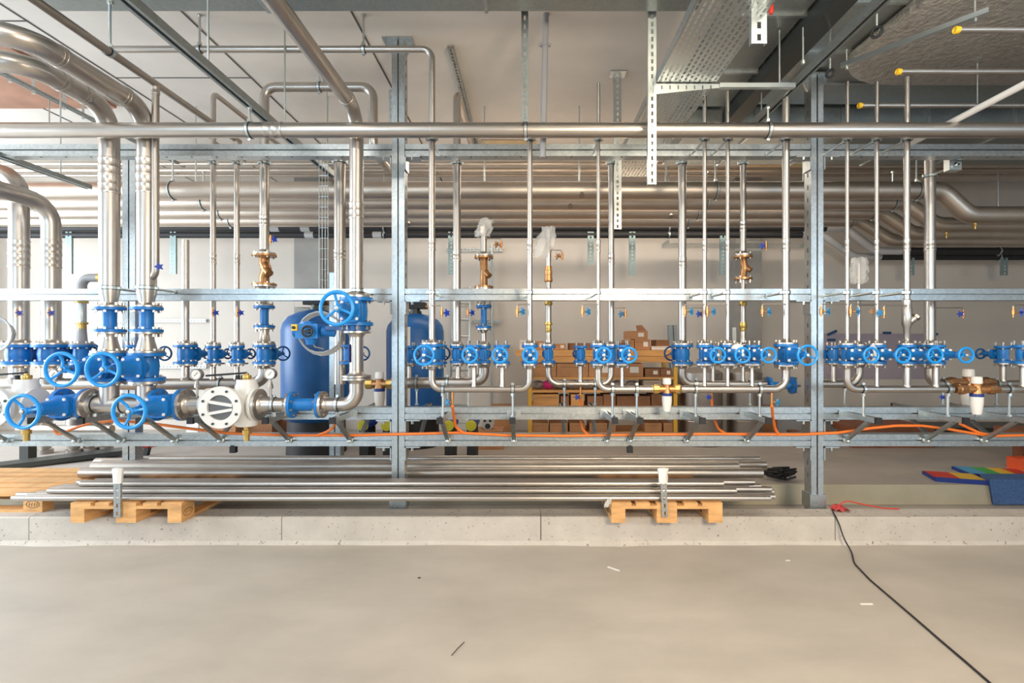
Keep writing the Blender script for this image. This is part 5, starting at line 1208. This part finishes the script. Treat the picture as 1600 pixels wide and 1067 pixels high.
for px, l in ((1046, 'first'), (1054, 'second')):
    D = 7.3; a = at(px, 508, D); tag(MB().bar((a.x+.03, D-.2, PLZ), a, .05, .05).build('profile_offcut', GALVD), f'grey-green profile leaning behind the dark-wheel riser, {"outer" if l == "first" else "inner"} one', 'profile', 'leaning profiles')
a = at(1147, 512, 7.3); tag(MB().bar((a.x-.06, 7.1, PLZ), a, .05, .05).build('profile_offcut', GALVD), 'grey-green profile leaning at the grey pillar', 'profile', 'leaning profiles')
# floor clutter behind the rack
def floorbox(px0, px1, D, h, label, dep=.3, m=None, name='carton', cat='box', z=PLZ, group=None):
    t = thing(name, label, cat, ((X(px0, D)+X(px1, D))/2, D, z), group)
    x0, x1 = X(px0, D), X(px1, D); MB().box((x0, D, z), (x1, D+dep, z+h)).build('box_body', m or CARD, t)
    MB().box((x0+.01, D+dep*.46, z+h), (x1-.01, D+dep*.5, z+h+.001)).build('flap_seam', CARDD, t)
    return t
GB = 'boxes on the platform floor'
floorbox(325, 368, 6.6, .30, 'brown carton on the platform behind the white strainer', group=GB)
floorbox(372, 425, 6.7, .28, 'dark carton on the platform right of the white strainer', m=CARDD, group=GB)
floorbox(426, 448, 6.9, .34, 'red-brown crate beside the large blue tank', m=WOODB, group=GB)
floorbox(766, 800, 6.9, .20, 'carton standing on another left of the shelving', z=PLZ+.24, group=GB)
floorbox(763, 802, 6.9, .24, 'lower carton left of the shelving', group=GB)
floorbox(745, 786, 6.2, .233, 'flat orange-brown carton in front of the grey loudspeaker-like device', m=CARD, group=GB)
floorbox(316, 362, 5.3, .045, 'flat cardboard piece on the platform before the white strainer', m=CARD, group=GB)
floorbox(1248, 1262, 6.4, .16, 'small red-brown carton left of the cable-foot post', m=WOODB, group=GB)
floorbox(1290, 1316, 6.5, .19, 'brown carton right of the cable-foot post', m=CARDD, group=GB)
tag(MB().box((X(1332, 6.3), 6.3, PLZ), (X(1460, 6.3), 6.9, PLZ+.26)).build('board_stack', WOODB), 'dark red-brown crate standing under the front header right of the cable-foot post', 'crate')
tag(MB().box((X(1470, 6.6), 6.6, PLZ), (X(1640, 6.6), 7.1, PLZ+.2)).build('dark_crate', DARKST), 'dark low crate behind the double filter unit', 'crate')
tag(MB().box((X(1178, 7.0), 7.0, PLZ), (X(1215, 7.0), 7.25, PLZ+.42)).build('brown_crate', CARDD), 'brown crate beside the steel tanks', 'crate')
tag(MB().box((X(1195, 7.3), 7.3, PLZ), (X(1300, 7.3), 7.5, PLZ+.36)).build('grey_bench', GREYP), 'low grey bench against the rear wall left of the cable-foot post', 'bench')
tag(MB().bar((X(300, 6.9), 6.9, PLZ), (X(300, 6.9), 6.95, PLZ+.4), .16, .03, (0, 1, 0)).build('panel_offcut', PAPER), 'pinkish white panel offcut leaning behind the white strainer', 'panel')
t = thing('speaker_box', 'small grey device with dark round openings on the flat carton', 'device', at(762, 670, 6.25))
c = at(762, 662, 6.25); MB().cyl((c.x, 6.25, c.z), (c.x, 6.4, c.z), .075, n=20).build('case', GREYL, t)
for dx, dz, r in ((0, -.03, .034), (-.035, .035, .016), (.03, .035, .016)): MB().cyl((c.x+dx, 6.245, c.z+dz), (c.x+dx, 6.26, c.z+dz), r, n=14).build('opening', BLACK, t)
for px, l in ((567, 'left of the elbow-side post, nearer the elbow'), (604, 'touching the elbow-side post'), (701, 'left of the orange hose drop'), (736, 'right of the orange hose drop')):
    D = 5.6; c = at(px, 665, D); t = thing('capped_barrel', 'small blue barrel with yellow-green end, '+l, 'barrel', (c.x, D+.15, PLZ), 'yellow-ended barrels'); r = .062
    MB().cyl((c.x, D, c.z), (c.x, D+.35, c.z), r, n=20).build('barrel_body', NAVY, t); MB().lathe((c.x, D+.002, c.z), (0, -1, 0), [(0, r*.98), (.012, r*.95), (.016, r*.5), (.012, r*.2)], 20).build('end_cap', LIME, t)
    MB().box((c.x-.05, D+.03, PLZ), (c.x+.05, D+.3, c.z-r*.8)).build('cradle', BLACK, t)
# pump set at the left
t = thing('pump_set', 'stainless booster pump set on a black base frame behind the large handwheels', 'pump', zfl(110, 6.0))
x0, x1 = X(-20, 5.4), X(150, 6.4)
MB().bar((X(5, 5.3), 5.25, PLZ+.03), (X(120, 5.3), 5.9, PLZ+.05), .25, .05).build('base_frame', DARKST, t)
for px, D in ((70, 6.0), (115, 6.0), (140, 6.1), (165, 6.2)):
    x = X(px, D); MB().lathe((x, D, PLZ), (0, 0, 1), [(0, .08), (.05, .08), (.06, .06), (.3, .06), (.31, .075), (.34, .075), (.5, .06)], 18).build('pump_cylinder', STEELD, t)
MB().cyl((X(30, 5.9), 5.9, PLZ+.3), (X(175, 5.9), 5.9, PLZ+.3), .05, n=16).build('suction_pipe', STEELD, t)
MB().box((X(30, 5.6), 5.6, PLZ), (X(44, 5.6), 5.7, PLZ+.2)).build('foot_post', DARKST, t)
t = thing('hand_tool', 'red and black power tool lying behind the second large handwheel', 'tool', zfl(235, 5.9))
MB().cyl((X(225, 5.9), 5.9, PLZ+.12), (X(250, 5.9), 5.95, PLZ+.16), .05, n=12).build('tool_body', RED, t); MB().bar((X(228, 5.9), 5.9, PLZ), (X(232, 5.9), 5.9, PLZ+.12), .05, .05).build('grip', BLACK, t)
# black bag on plinth edge
rnd = random.Random(5); bag(1222, 748, 4.95, .16, .075, 'black tool bag on the platform edge left of the cable-foot post', BLACK, 11, None, 'tool_bag')
t = thing('dark_tangle', 'black straps and clips heaped on the platform edge beside the tool bag', 'strap', zfl(1205, 4.8)); mb = MB()
for i in range(7):
    mb.tube([V((X(1200, 4.8)+rnd.uniform(-.05, .3), 4.76+rnd.uniform(0, .15), PLZ+.02+rnd.uniform(0, .1))) for _ in range(5)], .010, .05, 6)
mb.build('strap_loop', BLACK, t)
# coloured trays
def cell(name, label, px, D, wd, dep, cols, rot, z=PLZ, group='coloured plastic trays'):
    t = thing(name, label, 'tray', (X(px, D), D, z), group); R = Matrix.Rotation(math.radians(rot), 3, 'Z'); c = V((X(px, D), D, z))
    def bx(u0, u1, v0, v1, z0, z1, nm_, m): MB().hexa([c+R @ V(p) for p in ((u0, v0, z0), (u1, v0, z0), (u1, v1, z0), (u0, v1, z0), (u0, v0, z1), (u1, v0, z1), (u1, v1, z1), (u0, v1, z1))]).build(nm_, m, t)
    bx(-wd/2, wd/2, -dep/2, dep/2, 0, .03, 'tray_base', NAVY)
    n = len(cols)
    for i, m in enumerate(cols): bx(-wd/2+.015+(wd-.03)*i/n, -wd/2+.015+(wd-.03)*(i+1)/n, -dep/2+.015, dep/2-.015, .03, .036, 'insert', m)
    bx(-wd/2, wd/2, -dep/2, -dep/2+.012, .03, .042, 'rim', NAVY)
cell('parts_tray', 'flat blue plastic tray with red and yellow insert, nearest the platform edge', 1492, 4.86, .42, .30, (RED, YELLOW), -18)
cell('parts_tray', 'blue plastic tray with green, yellow and red stripes beside the orange box', 1555, 5.02, .56, .36, (mat('sky_plastic', (.05, .35, .6), .4), GREEN, YELLOW, RED), -14)
tag(MB().hexa([(X(1552, 4.64), 4.64, .03), (X(1700, 4.64), 4.64, .03), (X(1700, 4.66), 4.668, .03), (X(1552, 4.66), 4.668, .03), (X(1545, 4.64), 4.63, .262), (X(1700, 4.64), 4.63, .262), (X(1700, 4.7), 4.80, .27), (X(1545, 4.7), 4.80, .27)]).build('blue_cloth', BLUEF), 'blue cloth draped over the platform edge at the picture border', 'cloth')
tag(MB().box((X(1590, 5.2), 5.2, PLZ), (X(1640, 5.2), 5.32, PLZ+.12)).build('tool_case', mat('orange_red_plastic', (.85, .11, .03), .45)), 'small orange-red case behind the coloured trays', 'case')
tag(MB().bar((X(1578, 5.6), 5.6, PLZ+.28), (X(1680, 5.6), 5.6, PLZ+.28), .4, .16).bar((X(1610, 5.6), 5.6, PLZ), (X(1610, 5.6), 5.6, PLZ+.2), .3, .1, (0, 1, 0)).build('wooden_crate', WOODB), 'brown wooden crate at the picture edge behind the coloured trays', 'crate')
# red cloth and cable at the post foot
xp = X(1277, 4.05)
t = thing('red_cloth', 'crumpled red cloth tucked at the foot of the right rack post', 'cloth', (xp+.12, 3.96, .2)); mb = MB(); n = 7; rnd = random.Random(2)
for j in range(n):
    for i in range(n): mb.v.append(V((xp+.07+i*.019, 3.91+j*.016, .203+rnd.uniform(0, .05)*(1-abs(i-3)/4))))
for j in range(n-1):
    for i in range(n-1): mb.face((j*n+i, j*n+i+1, (j+1)*n+i+1, (j+1)*n+i))
mb.build('cloth_fold', mat('red_fabric', (.50, .06, .06), .8), t)
tag(MB().tube([V((xp+.08, 3.95, .21)), V((xp+.16, 3.96, .28)), V((xp+.30, 3.98, .245)), V((xp+.48, 3.985, .21)), V((xp+.60, 3.985, .204))], .0045, .15, 8).build('red_string', RED), 'thin red line curling on the kerb right of the red cloth', 'string')
K = [V((xp+.07, 3.97, .21)), V((X(1300, 3.9), 3.88, .207)), V((X(1306, 3.8), 3.80, .205)), V((X(1309, 3.8), 3.785, .16)), V((X(1316, 3.77), 3.75, .06)), V((X(1325, 3.7), 3.66, .0065))]
for px, py in ((1335, 882), (1360, 908), (1395, 938), (1430, 968), (1470, 1003), (1510, 1037), (1550, 1072), (1600, 1115)):
    D = 1.5*F/(py-CY); K.append(V((X(px, D), D, .0065)))
tag(MB().tube(K, .0052, .3, 8, seg=4).build('power_cable', BLACK), 'black cable running from the post foot over the kerb and across the floor', 'cable')
# litter on the floor
def scrap(px, py, l, pts, m, name='floor_scrap'):
    D = 1.5*F/(py-CY); c = V((X(px, D), D, .002)); mb = MB(); mb.bar(c-V(pts)*.5, c+V(pts)*.5, .012, .003); tag(mb.build(name, m), l, 'scrap')
scrap(959, 889, 'small pale wood splinter lying on the floor before the kerb', (.07, -.06, 0), PAPER)
scrap(1354, 944, 'small white paper scrap on the floor near the black cable', (.07, 0, 0), PAPER)
scrap(1231, 876, 'tiny white paper fleck on the floor near the kerb', (.03, 0, 0), PAPER)
scrap(655, 903, 'dark pebble-like speck on the floor', (.012, .01, 0), DARKST)
D = 1.5*F/(1015-CY); tag(MB().tube([(X(708, D), D-.05, .003), (X(714, D), D, .003), (X(723, D), D+.06, .003)], .002, .1, 6).build('floor_scrap', DARKST), 'thin dark wire bit on the floor near the picture bottom', 'scrap')
